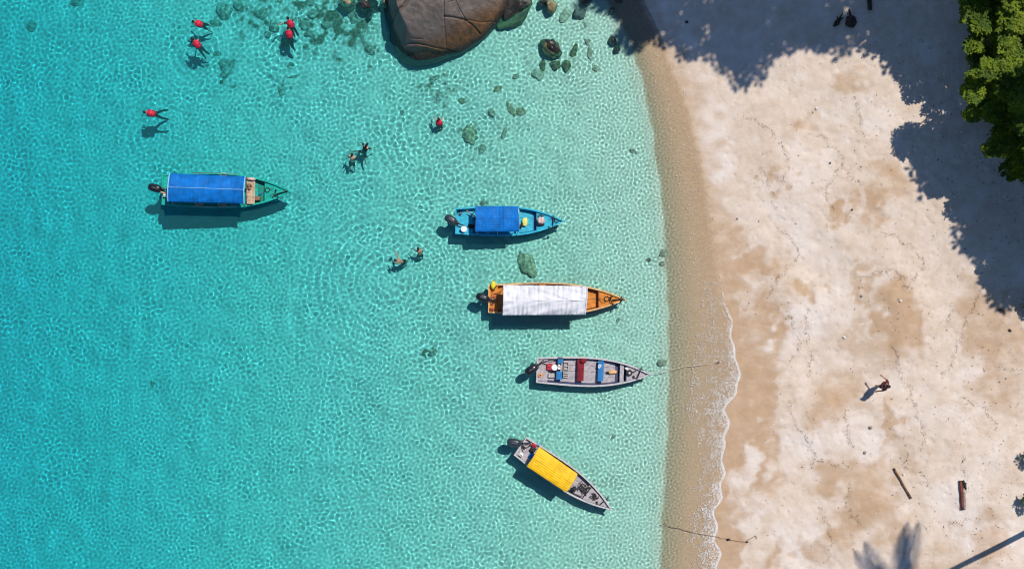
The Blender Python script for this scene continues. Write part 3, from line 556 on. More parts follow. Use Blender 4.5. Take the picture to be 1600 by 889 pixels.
# ---------------------------------------------------------------- trees
def leaf_mat(name, c, c2):
    m = mat(name, c, .6, col2=c2, scale=1.3, spec=.15); b = m.node_tree.nodes['Principled BSDF']; b.inputs['Transmission Weight'].default_value = 0
    return m
LEAF = leaf_mat('leaf_green', (.15, .205, .008), (.05, .095, .006)); LEAFD = leaf_mat('leaf_dark', (.05, .085, .018), (.03, .055, .014)); BARK = mat('bark', (.20, .15, .11), .9, .25, 5, .8)
def rosettes(C, R, N, m, name, parent, org, seed=0, droop=.35):
    "leaf rosettes at points C: N leaves of length R each, one mesh"
    r = np.random.default_rng(seed); n = len(C); C = np.asarray(C)-np.array(org); a = r.uniform(0, 2*math.pi, (n, 1))+np.arange(N)[None]*2*math.pi/N+r.normal(0, .25, (n, N)); L = R*r.uniform(.65, 1.15, (n, N)); el = np.clip(r.normal(.12, .35, (n, N)), -.8, 1.0); w = L*r.uniform(.2, .27, (n, N))
    tilt = r.normal(0, .28, (n, 1, 2)); dx, dy = np.cos(a), np.sin(a); dz = np.tan(el)*.6+dx*tilt[..., 0]+dy*tilt[..., 1]; px_, py_ = -dy, dx
    V = []
    for t, wd, dr in ((.08, .0, 0), (.6, 1, .0), (.6, -1, .0), (1, 0, -droop), (.55, 0, .06)):
        V.append(np.stack([C[:, None, 0]+dx*L*t+px_*w*wd, C[:, None, 1]+dy*L*t+py_*w*wd, C[:, None, 2]+dz*L*t+dr*L*.5], -1))
    V = np.stack(V, 2).reshape(-1, 3); q = np.arange(n*N)*5; F = np.concatenate([np.stack([q, q+1, q+4], 1), np.stack([q+1, q+3, q+4], 1), np.stack([q+3, q+2, q+4], 1), np.stack([q+2, q, q+4], 1)]).astype(np.int32)
    me = bpy.data.meshes.new(name); me.vertices.add(len(V)); me.vertices.foreach_set('co', V.astype(np.float32).ravel()); me.loops.add(F.size); me.loops.foreach_set('vertex_index', F.ravel()); me.polygons.add(len(F)); me.polygons.foreach_set('loop_start', np.arange(len(F), dtype=np.int32)*3); me.update(calc_edges=True); me.materials.append(m)
    return obj(name, me, parent)
def inpoly(x, y, P):
    c = False; j = len(P)-1
    for i in range(len(P)):
        if (P[i][1] > y) != (P[j][1] > y) and x < (P[j][0]-P[i][0])*(y-P[i][1])/(P[j][1]-P[i][1])+P[i][0]: c = not c
        j = i
    return c
SUNV = Vector((-SH.x/math.tan(SUN_EL), -SH.y/math.tan(SUN_EL), 1))      # towards the sun, per metre of height
def tree(base, clumps, m, label, rl, nl, dens, rad, seed, tr=.25, cat='tree', name='tree', limbs=14):
    "clumps: crown positions; every clump a cloud of leaf rosettes, carried by limbs from the trunk"
    t = thing(name, label, cat, base); rd = random.Random(seed); C = []
    for c in clumps:
        for _ in range(dens):
            v = Vector((rd.gauss(0, 1), rd.gauss(0, 1), rd.gauss(0, .5))); v = v.normalized()*rad*rd.random()**.4; C.append(tuple(c+Vector((v.x, v.y, v.z*.55))))
    rosettes(C, rl, nl, m, 'crown', t, base, seed)
    mid = sum(clumps, Vector())/len(clumps); top = Vector((base.x*.6+mid.x*.4, base.y*.6+mid.y*.4, mid.z*.72)); tm = MB()
    wob_tube(tm, [Vector((0, 0, -.2)), (top-base)*.45+Vector((.15, -.1, 0)), top-base], tr, tr*.6, wob=.12, seed=seed); tm.build('trunk', BARK, t); lm = MB()
    for c in rd.sample(clumps, min(limbs, len(clumps))):
        a = (top-base)*rd.uniform(.7, 1); b = c-base; k = a.lerp(b, .5)+Vector((rd.gauss(0, .3), rd.gauss(0, .3), .3)); wob_tube(lm, [a, k, b], tr*.4, tr*.09, 7, seed=rd.randrange(999))
    lm.build('limbs', BARK, t); return t
def shade_clumps(poly, h0, h1, step, seed, jit=.4):
    "crown clumps of a tree whose shade covers this patch of beach"
    rd = random.Random(seed); xs_ = [p[0] for p in poly]; ys_ = [p[1] for p in poly]; out_ = []; y = min(ys_)
    while y < max(ys_):
        x = min(xs_)
        while x < max(xs_):
            a = x+rd.uniform(-jit, jit)*step; b = y+rd.uniform(-jit, jit)*step
            if inpoly(a, b, poly): h = rd.uniform(h0, h1); g = S(a, b); out_.append(g+SUNV*h)
            x += step
        y += step
    return out_
TOP = [(895, -60), (905, -5), (955, 10), (978, 58), (1010, 62), (1045, 74), (1075, 84), (1098, 78), (1118, 72), (1136, 104), (1152, 122), (1175, 118), (1190, 104), (1212, 98), (1238, 96), (1246, 52), (1275, 56), (1305, 68), (1340, 72), (1400, 104), (1440, 102), (1440, -60)]
segs = [(880, 1060, 17, 20, 'tall dark tree beyond the top edge shading the shallows'), (1060, 1200, 18, 21, 'tall tree beyond the top edge shading the upper beach'), (1200, 1330, 17, 20, 'broad tree beyond the top edge shading the beach and the stump'), (1330, 1470, 11, 14, 'tree beyond the top right corner behind the leafy tree')]
for i, (a, b, h0, h1, lb) in enumerate(segs):
    rg = random.Random(i+7); cl = [c for c in shade_clumps(TOP, h0, h1, 22, 40+i) if rg.random() > .16 and a <= 800+(c-SUNV*c.z).x*30 < b]
    mid = sum(cl, Vector())/len(cl); bx, by = mid.x+.8, mid.y+1.5
    tree(Vector((bx, by, hz_(bx, by))), cl, LEAFD, lb, .42, 7, 17, .8, 50+i, .3)
SIDE = [(1352, 84), (1372, 118), (1395, 146), (1420, 152), (1446, 150), (1452, 172), (1470, 182), (1462, 196), (1425, 204), (1404, 214), (1410, 240), (1432, 262), (1450, 292), (1482, 318), (1508, 345), (1522, 385), (1548, 446), (1575, 458), (1604, 484), (1650, 520), (1720, 440), (1720, -40), (1400, -40)]
HOLE = [(1436, 160), (1520, 148), (1532, 182), (1506, 214), (1452, 206)]
cl = [c for c in shade_clumps(SIDE, 3.4, 5.6, 19, 71, .5) if not inpoly(800+(c-SUNV*c.z).x*30, 444.5-(c-SUNV*c.z).y*30, HOLE)]
def seen(c): k = CAM_H/(CAM_H-c.z); return 800+c.x*30*k, 444.5-c.y*30*k
def stray(c): x, y = seen(c); return x < 1493 or (y < 55 and x < 1508) or (y > 262 and x < 1612)
cl = [c for c in cl if not stray(c)]
VIS = [(1520, 50), (1540, -5), (1608, -14), (1608, 292), (1584, 262), (1558, 208), (1532, 150)]; rd = random.Random(19)
cl += [W(a+rd.uniform(-8, 8), b+rd.uniform(-8, 8), rd.uniform(2.6, 3.8)) for a in range(1515, 1612, 17) for b in range(-14, 300, 17) if inpoly(a, b, VIS)]
grp = {}
cent = [(Vector((24.2, 12.5, 0)), 'leafy green beach tree overhanging the sand in the upper right corner'), (Vector((27.6, 6.5, 0)), 'low spreading tree beyond the right edge below the leafy green tree'), (Vector((29.5, 11.5, 0)), 'tree beyond the right edge behind the leafy green tree')]
for c in cl: grp.setdefault(min(range(3), key=lambda k: (c.xy-cent[k][0].xy).length), []).append(c)
for k, cs in grp.items():
    b_ = cent[k][0]; tree(Vector((b_.x+.6, b_.y+.6, hz_(b_.x, b_.y))), cs, LEAF, cent[k][1], .175, 8, 62, .50, 80+k, .2, limbs=26)
cl = shade_clumps([(1440, 228), (1500, 218), (1600, 240), (1720, 240), (1720, 470), (1604, 486), (1550, 442), (1508, 346), (1452, 290)], 13, 16, 24, 301)+shade_clumps([(1405, 100), (1500, 96), (1600, 130), (1720, 150), (1720, -60), (1405, -60)], 13, 16, 24, 302)  # crown of an extra tree, put out of view to darken the leafy one
tree(Vector((36, 14, hz_(36, 14))), cl, LEAFD, 'added unseen tall tree beyond the right edge to shade the leafy green tree', .5, 7, 13, .78, 303, .3)
# fallen sprigs and low bushes at the right edge
for i, (x, y, n_, lb) in enumerate([(1597, 782, 4, 'lower dark leafy bush tip at the right edge beside the log'), (1601, 715, 3, 'middle dark bush tip at the right edge above the log'), (1602, 480, 3, 'dark bush tip at the right edge level with the bark chunk')]):
    b_ = S(x+10, y); tree(b_, [b_+Vector((-.25+.18*math.cos(j*2.4), .22*math.sin(j*2.4), .35+.1*j)) for j in range(n_)], LEAFD, lb, .16, 7, 9, .22, 120+i, .03, 'bush', 'bush', 4)
# coconut palm beyond the corner: its leaning trunk and fronds throw their shade on the sand
def palm(base, top, label, seed, AZ=(84, 90, 97, 129, 134, 168, 192, 215, 238, 255, 280, 300, 322, 345, 8), fl=3.8):
    t = thing('palm_tree', label, 'palm', base); rd = random.Random(seed); v = top-base
    wob_tube(MB(), [Vector((0, 0, -.2)), v*.3+Vector((.1, .2, 0)), v*.65+Vector((0, .15, .1)), v], .16, .11, wob=.03, seed=seed).build('trunk', BARK, t)
    for i in range(len(AZ)):
        az = math.radians(AZ[i])+rd.uniform(-.04, .04); e0 = (.25, .55, .1, .7)[i % 4]; mb = MB(); P = []; p = v.copy(); e = e0
        for k in range(11): P.append(p.copy()); p = p+Vector((math.cos(az)*math.cos(e), math.sin(az)*math.cos(e), math.sin(e)))*(fl/10); e -= .13
        mb.tube(P, [.035*(1-k/11)+.006 for k in range(11)], 5); side = Vector((-math.sin(az), math.cos(az), 0))
        for k in range(2, 28):
            u = k*.36; j = min(int(u), 9); q = P[j].lerp(P[j+1], u-j); d = (P[j+1]-P[j]).normalized(); ll = .75*math.sin(math.pi*min(1, (k+4)/31))**.7
            for s in (-1, 1):
                dr = (side*s*.9+d*.55+Vector((0, 0, -.35))).normalized(); e1 = q+dr*ll; wv = d*.042; o = [q-wv, q+wv, q+dr*ll*.55+wv*.9, e1, q+dr*ll*.55-wv*.9]; mb.add(o, [(0, 1, 2, 3, 4)])
        mb.build('frond', LEAFD, t)
    cn = MB()
    for k in range(7): a = k*.9; cn.blob(v+Vector((.2*math.cos(a), .2*math.sin(a), -.25)), (.13, .13, .16), 8, 6)
    cn.build('coconut', WOOD, t)
def from_shade(px, py, h): g = S(px, py); return g+SUNV*h
tp = from_shade(1412, 930, 12.5); b_ = W(1662, 784); b_.z = hz_(b_.x, b_.y)
palm(b_, tp, 'tall leaning coconut palm beyond the lower right corner throwing a long trunk shadow', 5)
# ---------------------------------------------------------------- boats
BLK = mat('motor_black', (.012, .013, .016), .3, .1, coat=.3); MGREY = mat('motor_grey', (.10, .11, .12), .35, .1); STEEL = mat('steel_tube', (.35, .35, .36), .4, .1, metal=.6); RUB = mat('black_rubber', (.02, .02, .022), .7, .2)
WHT = mat('white_plastic', (.80, .80, .78), .5, .04); REDP = mat('red_plastic', (.55, .03, .05), .45, .1); BLUP = mat('blue_plastic', (.02, .20, .50), .5, .1); YELP = mat('yellow_plastic', (.80, .62, .03), .5, .1)
BEIGE = mat('beige_wood', (.52, .37, .25), .7, .15, 7); BROWN = mat('brown_bundle', (.26, .15, .09), .8, .3, 9, .5); ROPED = mat('dark_rope', (.05, .04, .035), .9, .3, 30); REDC = mat('red_cloth', (.20, .010, .018), .85, .2, 6, .5)
SKIN = mat('skin', (.50, .29, .19), .55, .06); PINK = mat('pale_pink_cloth', (.70, .50, .46), .85, .15, 8, .5); TEALR = mat('rope_orange', (.65, .22, .08), .9, .2, 20)
def paint(name, c): return mat(name, c, .45, .10, 5, .15, coat=.15)
class Boat:
    def __init__(s, name, label, stern, bow, beam, hull, inner, deck, sheer=.42):
        a, b = W(*stern), W(*bow); s.L = (b-a).length; s.B = beam; s.rz = math.atan2(b.y-a.y, b.x-a.x); s.sh = sheer
        s.o = thing(name, label, 'boat', a, s.rz, 'boats anchored off the beach'); s.M = Matrix.Translation(a) @ Matrix.Rotation(s.rz, 4, 'Z'); s.I = s.M.inverted()
        s.hm, s.im, s.dm = hull, inner, deck; s.hull()
    def hb(s, t): return s.B/2*((.84+.16*math.sin(min(t/.42, 1)*math.pi/2)) if t < .42 else max(.0, 1-((t-.42)/.58)**2.15)**.92)+.012
    def sz(s, t): return s.sh+.03*(1-t)+.30*max(0, t-.5)**1.6*1.6
    def pt(s, px, py, z): return s.I @ W(px, py, z)
    def hull(s):
        N = 30; T = [i/N for i in range(N+1)]; L = s.L; out_, inn = [], []
        for t in T:
            h, z, x = s.hb(t), s.sz(t), t*L; k = -.30+.42*max(0, t-.7)**1.5*4; c = max(h-.16*(1-t**3), h*.72); xo = x-.0; w = min(.045, h*.5); fl = .13
            out_.append([(xo, -h, z), (xo-.0, -h*.97, z-.14), (xo-.10*t*t*(1 if t > .9 else 0), -c, -.02), (xo-.25*t**6, -c*.5, k*.75), (xo-.4*t**6, 0, k), (xo-.25*t**6, c*.5, k*.75), (xo, c, -.02), (xo, h*.97, z-.14), (xo, h, z)])
            i = max(h-w, .004); ci = max(c-w, .003)
            inn.append([(x, -i, z), (x, -ci-(i-ci)*.1, fl), (x, 0, fl-.004), (x, ci+(i-ci)*.1, fl), (x, i, z)])
        m = MB(); m.loft(out_, cap=False, closed=False, smooth=True); m.add(out_[0], [tuple(range(9))]); m.build('hull', s.hm, s.o)
        m = MB(); m.loft([[p for p in r[::-1]] for r in inn], cap=False, closed=False, smooth=False); m.build('inner_lining', s.im, s.o)
        m = MB()
        for sd_ in (1, -1):
            rings = []
            for t in T:
                h, z, x = s.hb(t), s.sz(t), t*L; w = min(.07, h*.9); rings.append([(x, sd_*(h+.015), z-.035), (x, sd_*(h+.015), z+.02), (x, sd_*(h-w), z+.02), (x, sd_*(h-w), z-.035)])
            m.loft(rings, smooth=False)
        m.box((.03, 0, s.sz(0)-.13), (.06, 2*s.hb(0)-.06, .30)); m.box((L+.02, 0, s.sz(1)+.0), (.16, .07, .09)); m.build('gunwale', s.dm, s.o)
    def deck_poly(s, t0, t1, z, m, name, th=.03, dz=0., y0=-1, y1=1):
        N = 10; rings = []
        for i in range(N+1):
            t = t0+(t1-t0)*i/N; h = max(s.hb(t)-.075, .006); x = t*s.L; zz = z+dz*i/N; rings.append([(x, h*y0, zz-th), (x, h*y0, zz), (x, h*y1, zz), (x, h*y1, zz-th)])
        return MB().loft(rings, smooth=False).build(name, m, s.o)
    def planks(s, t0, t1, n, z=.155, m=None):
        for k in range(n):
            a, b = -1+2*k/n+.012, -1+2*(k+1)/n-.012; N = 12; rings = []; 
            for i in range(N+1):
                t = t0+(t1-t0)*i/N; h = max(s.hb(t)-.13, .01); x = t*s.L; rings.append([(x, h*a, z-.02), (x, h*a, z), (x, h*b, z), (x, h*b, z-.02)])
            MB().loft(rings, smooth=False).build('floor_plank', m or s.dm, s.o)
    def thwart(s, x, wd, z, m, name='thwart'):
        h = s.hb(x/s.L)-.06; return MB().box((x, 0, z), (wd, 2*h, .05)).build(name, m, s.o)
    def bulkhead(s, x, z1, m): h = s.hb(x/s.L)-.06; return MB().box((x, 0, (z1+.13)/2), (.04, 2*h, z1-.13)).build('bulkhead', m, s.o)
    def motor(s, px, py, ang, cowl=BLK, sc_=.9):
        p = s.pt(px, py, .62); R = Matrix.Translation(p) @ Matrix.Rotation(ang, 4, 'Z') @ Matrix.Scale(sc_, 4); mo = MB()
        tr = s.pt(px, py, .45); d = Vector((.25, 0, -.22)); mo.tube([R @ Vector((.0, 0, -.2)), R @ Vector((-.02, 0, -.7)), R @ Vector((-.04, 0, -1.15))], [.13, .09, .06], 8); mo.box((0, 0, -.2), (.5, .22, .16), M=R); mo.box((.33, 0, -.28), (.18, .3, .3), M=R)
        root = mo.build('outboard_motor', MGREY, s.o)
        MB().blob((-.06, 0, .02), (.40, .235, .24), 20, 12, .72, M=R).build('cowling', cowl, root); MB().box((-.02, 0, .262), (.34, .05, .012), M=R).build('cowling_stripe', MGREY, root)
        MB().tube([R @ Vector((.28, 0, -.05)), R @ Vector((.5, .06, .0)), R @ Vector((.82, .12, -.02))], [.035, .03, .035], 8).build('tiller', RUB, root)
        pr = MB(); pr.blob((-.12, 0, -1.2), (.09, .045, .045), 8, 6, M=R)
        for k in range(3): a = k*2.094; pr.blob((-.2, .09*math.cos(a), -1.2+.09*math.sin(a)), (.015, .05, .05), 8, 6, M=R)
        pr.build('propeller', STEEL, root)
    def canopy(s, corners, z, m, ridge=.0, camber=.12, ribs=0, wr=.0, edge=None, posts=3, seam=None, seed=1, val=.1):
        "corners: pixels of the cloth at stern/bow seen on the near and far sides: TL, TR, BR, BL"
        c = [s.pt(x, y, z) for x, y in corners]; nx, ny = 96, 40; rd = random.Random(seed); V = []
        def P(u, v):
            a = c[0].lerp(c[1], u); b = c[3].lerp(c[2], u); p = a.lerp(b, v); w = 2*v-1
            sag = -.03*math.sin(math.pi*u*3)**2*(1 if wr else .3)
            zz = z+camber*(1-abs(w)**2)+(ridge*(1-abs(w)) if ridge else 0)+sag-(.03*abs(w)**6)
            if ribs: zz += .009*math.cos(2*math.pi*v*ribs)
            if seam is not None: zz -= .03*math.exp(-((u-seam)/.012)**2)
            if wr: zz += wr*(mn.noise(Vector((u*38+seed, v*2.2, 1)))*(.35+.65*abs(w))+.9*mn.noise(Vector((u*6+v*5*(1 if w > 0 else -1), v*3, seed)))); 
            return Vector((p.x+.02*math.sin(math.pi*v), p.y, zz+.008*mn.noise(Vector((u*14, v*7, seed)))))
        top = [[P(i/nx, j/ny) for i in range(nx+1)] for j in range(ny+1)]
        e0 = [q+Vector((0, (q-c[1]).y*0+(.015 if c[0].y > c[3].y else -.015), -val)) for q in top[0]]; e1 = [q+Vector((0, (-.015 if c[0].y > c[3].y else .015), -val)) for q in top[-1]]
        rows = [e0]+top+[e1]; cvp = MB(); cvp.loft(rows, cap=False, closed=False); cvp.loft([[q+Vector((0, 0, -.018)) for q in r] for r in rows[::-1]], cap=False, closed=False)
        cv = cvp.build('canopy', m, s.o)
        if edge:
            MB().tube([top[j][0]+Vector((0, 0, .01)) for j in range(ny+1)], .035, 6).build('canopy_hem', edge, cv); MB().tube([top[j][-1]+Vector((0, 0, .01)) for j in range(ny+1)], .035, 6).build('canopy_hem', edge, cv)
        if ridge or camber: MB().tube([top[ny//2][i]+Vector((0, 0, .002)) for i in range(nx+1)], .014, 6).build('ridge_seam', edge or m, cv)
        fr = MB()
        for j in (0, ny):
            fr.tube([top[j][i]+Vector((0, .03 if (j == 0) == (c[0].y < c[3].y) else -.03, -.05)) for i in (0, nx//2, nx)], .022, 6)
        for i in (0, nx//2, nx): fr.tube([top[j][i]+Vector((0, 0, -.04)) for j in range(0, ny+1, 4)], .02, 6)
        fr.build('canopy_frame', STEEL, s.o)
        for k in range(posts):
            i = int(nx*(.04+.92*k/(posts-1)))
            for j in (0, ny):
                q = top[j][i]; t = min(max(q.x/s.L, .02), .95); y = math.copysign(s.hb(t)-.05, q.y); MB().tube([Vector((q.x, y, s.sz(t)-.02)), Vector((q.x, (y+q.y)/2, (z+s.sz(t))/2)), Vector((q.x, q.y*.97, q.z-.04))], .02, 6).build('post', STEEL, s.o)
        for sg in (1, -1): MB().tube([s_ for s_ in (Vector((.25*s.L, sg*(s.hb(.25)-.03), s.sz(.25)+.42)), Vector((.45*s.L, sg*(s.hb(.45)-.03), s.sz(.45)+.42)), Vector((.6*s.L, sg*(s.hb(.6)-.04), s.sz(.6)+.40)))], .016, 6).build('side_rail', STEEL, s.o) if ridge else None
    def item(s, name, m, label, cat, px, py, z, fn, rz=0):
        "a loose thing lying in the boat; fn fills a mesh round the origin"
        p = W(px, py, z); mb = MB(); fn(mb); o = mb.build(name, m, None, p); o.rotation_euler = (0, 0, s.rz+rz); return tag(o, label, cat)
def coil(mb, r=.14, n=3, w=.02, seed=1):
    rd = random.Random(seed); P = []
    for k in range(n*14+1): a = k/14*2*math.pi; q = r*(1-.12*(k/14)+rd.uniform(-.06, .06)); P.append((q*math.cos(a), q*math.sin(a), .02+.012*(k/14)))
    P += [(r*1.5, r*.3, .02), (r*2.3, r*.9, .02)]; mb.tube(P, w, 6)
def tangle(mb, L=.8, Wd=.3, w=.018, seed=1, n=26):
    rd = random.Random(seed); p = [0., 0.]; P = []
    for k in range(n): P.append((L*(rd.random()-.5), Wd*(rd.random()-.5), .03+.03*rd.random()))
    Q = []
    for a, b, c in zip(P[:-2], P[1:-1], P[2:]): A = (Vector(a)+Vector(b))/2; B = Vector(b); C = (Vector(b)+Vector(c))/2; Q += [A, A*.25+B*.5+C*.25]
    mb.tube(Q, w, 5)
def bundle(l, w, h, seed=1, e=.8): return lambda mb: mb.blob((0, 0, h*.8), (l/2, w/2, h), 16, 10, e, jit=.14, seed=seed)
def bucket(r=.16, h=.3):
    def f(mb):
        n = 18; cc = lambda q, z: [(q*math.cos(2*math.pi*k/n), q*math.sin(2*math.pi*k/n), z) for k in range(n)]
        mb.loft([cc(r*.8, 0), cc(r*.98, h), cc(r*1.06, h), cc(r*1.06, h+.03), cc(r*.9, h+.035), cc(r*.3, h+.05)])
    return f
def anchor(mb):
    mb.tube([(-.3, 0, .04), (.28, 0, .06)], .028, 6); mb.tube([(-.3, -.2, .03), (-.36, 0, .05), (-.3, .2, .03)], .026, 6); mb.tube([(.2, -.13, .07), (.2, .13, .07)], .02, 6); mb.blob((-.28, -.2, .03), (.06, .05, .03), 8, 6); mb.blob((-.28, .2, .03), (.06, .05, .03), 8, 6)
    mb.tube([(.28+.05*math.cos(k*.7), .05*math.sin(k*.7), .06) for k in range(10)], .012, 5)
def can(l, w, h):
    def f(mb): mb.box((0, 0, h/2), (l, w, h), taper=.92); mb.tube([(-l*.25, 0, h), (-l*.25, 0, h+.06), (l*.15, 0, h+.06), (l*.15, 0, h)], .018, 6); mb.tube([(l*.36, 0, h-.01), (l*.36, 0, h+.05)], .04, 8)
    return f
def bottle(mb): mb.tube([(-.14, 0, .045), (.08, 0, .045), (.12, 0, .045), (.17, 0, .045)], [.042, .045, .02, .018], 10)
# boat 1: green hull, long blue canopy
c_g = paint('green_paint', (.006, .40, .31)); c_gi = paint('green_inner', (.005, .24, .17)); c_blue = mat('blue_tarp', (.002, .15, .50), .65, .13, 2.2, .3, spec=.2)
b1 = Boat('longtail_boat', 'green hulled boat under a long blue canopy, farthest from the beach', (257, 297.5), (456, 301), 1.80, c_g, c_gi, c_g)
b1.planks(.04, .74, 4, m=c_g); b1.deck_poly(.80, .975, .40, c_g, 'foredeck', dz=.10); b1.bulkhead(.80*b1.L, .38, c_gi); b1.deck_poly(.0, .055, .40, c_g, 'stern_deck')
for k, (a, b) in enumerate(((.66, .725),)): b1.deck_poly(a, b, .46, BEIGE, 'thwart')
b1.thwart(.30*b1.L, .28, .36, BEIGE); b1.thwart(.48*b1.L, .28, .36, BEIGE)
b1.motor(244, 294.5, -.25)
b1.canopy([(265, 271), (383, 276), (381, 318), (262, 315)], 1.38, c_blue, ridge=.10, camber=.13, edge=mat('pale_blue_hem', (.25, .50, .72), .6, .05), posts=4, seed=2, wr=.022)
b1.item('seat_box', BEIGE, 'beige box at the front of the long blue canopy', 'box', 391.5, 311, .50, lambda mb: mb.box((0, 0, .08), (.30, .55, .14)))
b1.item('crew_bag', BROWN, 'brown bag lying on the green foredeck beside a blue bottle', 'bag', 403, 311, .18, bundle(.34, .26, .14, 3)); b1.item('water_bottle', BLUP, 'small blue bottle beside the brown bag in the green boat', 'bottle', 407, 303, .18, bottle, .9)
b1.item('bundle', PINK, 'pale folded cloth at the upper front corner of the long blue canopy', 'cloth', 393, 280, .50, bundle(.42, .16, .08, 4)); b1.item('bundle', BROWN, 'brown rope heap on the thwart of the green boat', 'rope', 389, 292, .50, lambda mb: tangle(mb, .3, .4, .03, 5, 20))
b1.item('rope_coil', ROPED, 'thin dark rope coil on the green foredeck', 'rope', 418, 297, .44, lambda mb: coil(mb, .13, 2, .012, 2)); b1.item('rope', ROPED, 'loose dark rope strewn over the green foredeck tip', 'rope', 429, 306, .46, lambda mb: tangle(mb, .75, .3, .010, 6, 14)); b1.item('anchor', BLK, 'small dark anchor at the bow of the green boat', 'anchor', 441, 301, .52, anchor, .3)
b1.item('arm_lever', SKIN, 'pale wooden steering pole by the green boat motor', 'pole', 252, 301, .6, lambda mb: mb.tube([(-.2, .08, 0), (.05, 0, .03), (.32, -.06, 0)], [.04, .05, .03], 8)); b1.item('fuel_can', WHT, 'white fuel can under the stern end of the long blue canopy', 'can', 259, 306, .42, can(.2, .16, .18))
# boat 2: cyan hull, short ribbed blue canopy
c_c = paint('cyan_paint', (.02, .42, .58)); c_ci = paint('cyan_inner', (.012, .20, .36))
b2 = Boat('longtail_boat', 'small cyan boat with a short ribbed blue canopy', (712, 346), (879, 346.5), 1.52, c_c, c_ci, c_c)
b2.planks(.06, .72, 3, m=c_c); b2.deck_poly(.76, .97, .40, c_c, 'foredeck', dz=.08); b2.bulkhead(.755*b2.L, .40, c_ci); b2.deck_poly(.0, .16, .38, c_c, 'stern_deck', y0=-1, y1=.55); b2.thwart(.58*b2.L, .18, .36, c_c); b2.thwart(.30*b2.L, .22, .34, c_c)
b2.motor(706, 344.5, -.55, mat('motor_slate', (.03, .04, .05), .3, .1, coat=.3))
b2.canopy([(743, 322.5), (809.5, 322.5), (811, 361.5), (743, 361.5)], 1.38, c_blue, camber=.07, ribs=11, posts=3, seam=.62, seed=4, wr=.012)
b2.item('bucket', WHT, 'round white bucket on the stern of the cyan boat', 'bucket', 725, 358.5, .38, bucket(.15, .24)); b2.item('life_jacket', mat('pale_yellow', (.78, .74, .20), .7, .1), 'pale yellow life jacket lying in front of the short blue canopy', 'life jacket', 820, 347, .16, bundle(.30, .44, .10, 7)); b2.item('flipper', RUB, 'black strap bag beside the pale yellow life jacket', 'bag', 815, 352, .16, bundle(.14, .40, .08, 8), -.4)
b2.item('bundle', PINK, 'pink and white cloth heap on the cyan foredeck', 'cloth', 845.5, 345, .42, bundle(.40, .36, .12, 9)); b2.item('bag', RUB, 'black bag half under the pink cloth heap on the cyan foredeck', 'bag', 844.5, 350.5, .42, bundle(.42, .18, .08, 10)); b2.item('rope_coil', ROPED, 'dark rope loop above the pink cloth heap in the cyan boat', 'rope', 844, 338.5, .43, lambda mb: coil(mb, .10, 2, .018, 3)); b2.item('anchor', BLK, 'dark anchor across the bow of the cyan boat', 'anchor', 864, 347, .50, anchor, 1.5); b2.item('rope_coil', ROPED, 'narrow dark rope loop at the very bow of the cyan boat', 'rope', 870, 344.5, .52, lambda mb: coil(mb, .12, 2, .018, 4))
b2.item('oar', TEALR, 'short orange pole leaning by the stern of the cyan boat', 'pole', 737, 335, .55, lambda mb: mb.tube([(-.28, .2, .0), (.28, -.2, .2)], [.025, .03], 8)); b2.item('rope_coil', ROPED, 'dark hose loop on the stern floor of the cyan boat', 'hose', 732, 345, .3, lambda mb: coil(mb, .18, 2, .03, 5)); b2.item('tin', MGREY, 'small grey tin at the upper stern corner of the cyan boat', 'tin', 719.5, 334, .38, bucket(.07, .1)); b2.item('bag', RUB, 'black bag on the floor behind the short blue canopy', 'bag', 735, 354, .2, bundle(.4, .3, .12, 11))
# boat 3: orange hull, white canopy
c_o = paint('orange_paint', (.62, .21, .018)); c_oi = paint('orange_inner', (.28, .055, .012)); c_w = mat('white_tarp', (.70, .69, .72), .65, .07, 2.5, .3); c_ol = paint('light_timber', (.72, .42, .16))
b3 = Boat('longtail_boat', 'orange wooden boat under a long white canopy', (763, 466.5), (974, 467.5), 1.66, c_o, c_oi, c_ol)
b3.planks(.03, .86, 4, m=c_o); b3.deck_poly(.815, .975, .42, c_o, 'foredeck', dz=.08); b3.bulkhead(.812*b3.L, .44, c_oi); b3.deck_poly(.0, .07, .40, c_o, 'stern_deck'); b3.thwart(.40*b3.L, .3, .36, c_o); b3.thwart(.6*b3.L, .3, .36, c_o)
b3.motor(755.5, 465.5, -.35)
b3.canopy([(787, 445.5), (917, 447.5), (914, 491.5), (786, 492.5)], 1.38, c_w, ridge=.12, camber=.10, wr=.075, edge=c_w, posts=4, seed=6)
b3.item('life_jacket', YELP, 'yellow and black life jacket on the upper stern corner of the orange boat', 'life jacket', 771, 446, .44, bundle(.26, .48, .12, 12), .1); b3.item('strap', RUB, 'black strap lying across the yellow life jacket', 'strap', 773, 450, .62, lambda mb: mb.tube([(-.1, -.14, .0), (.0, .0, .03), (.1, .12, .0)], .025, 6)); b3.item('rope', TEALR, 'heap of orange rope on the stern of the orange boat', 'rope', 772, 464, .44, lambda mb: tangle(mb, .40, .6, .03, 13, 24)); b3.item('rope', ROPED, 'dark hose twisted through the orange rope heap', 'hose', 771, 470, .5, lambda mb: tangle(mb, .35, .6, .016, 14, 14)); b3.item('fuel_box', mat('red_brown_box', (.30, .06, .03), .6, .1), 'red brown box at the lower stern corner of the orange boat', 'box', 768, 484, .42, can(.22, .2, .12))
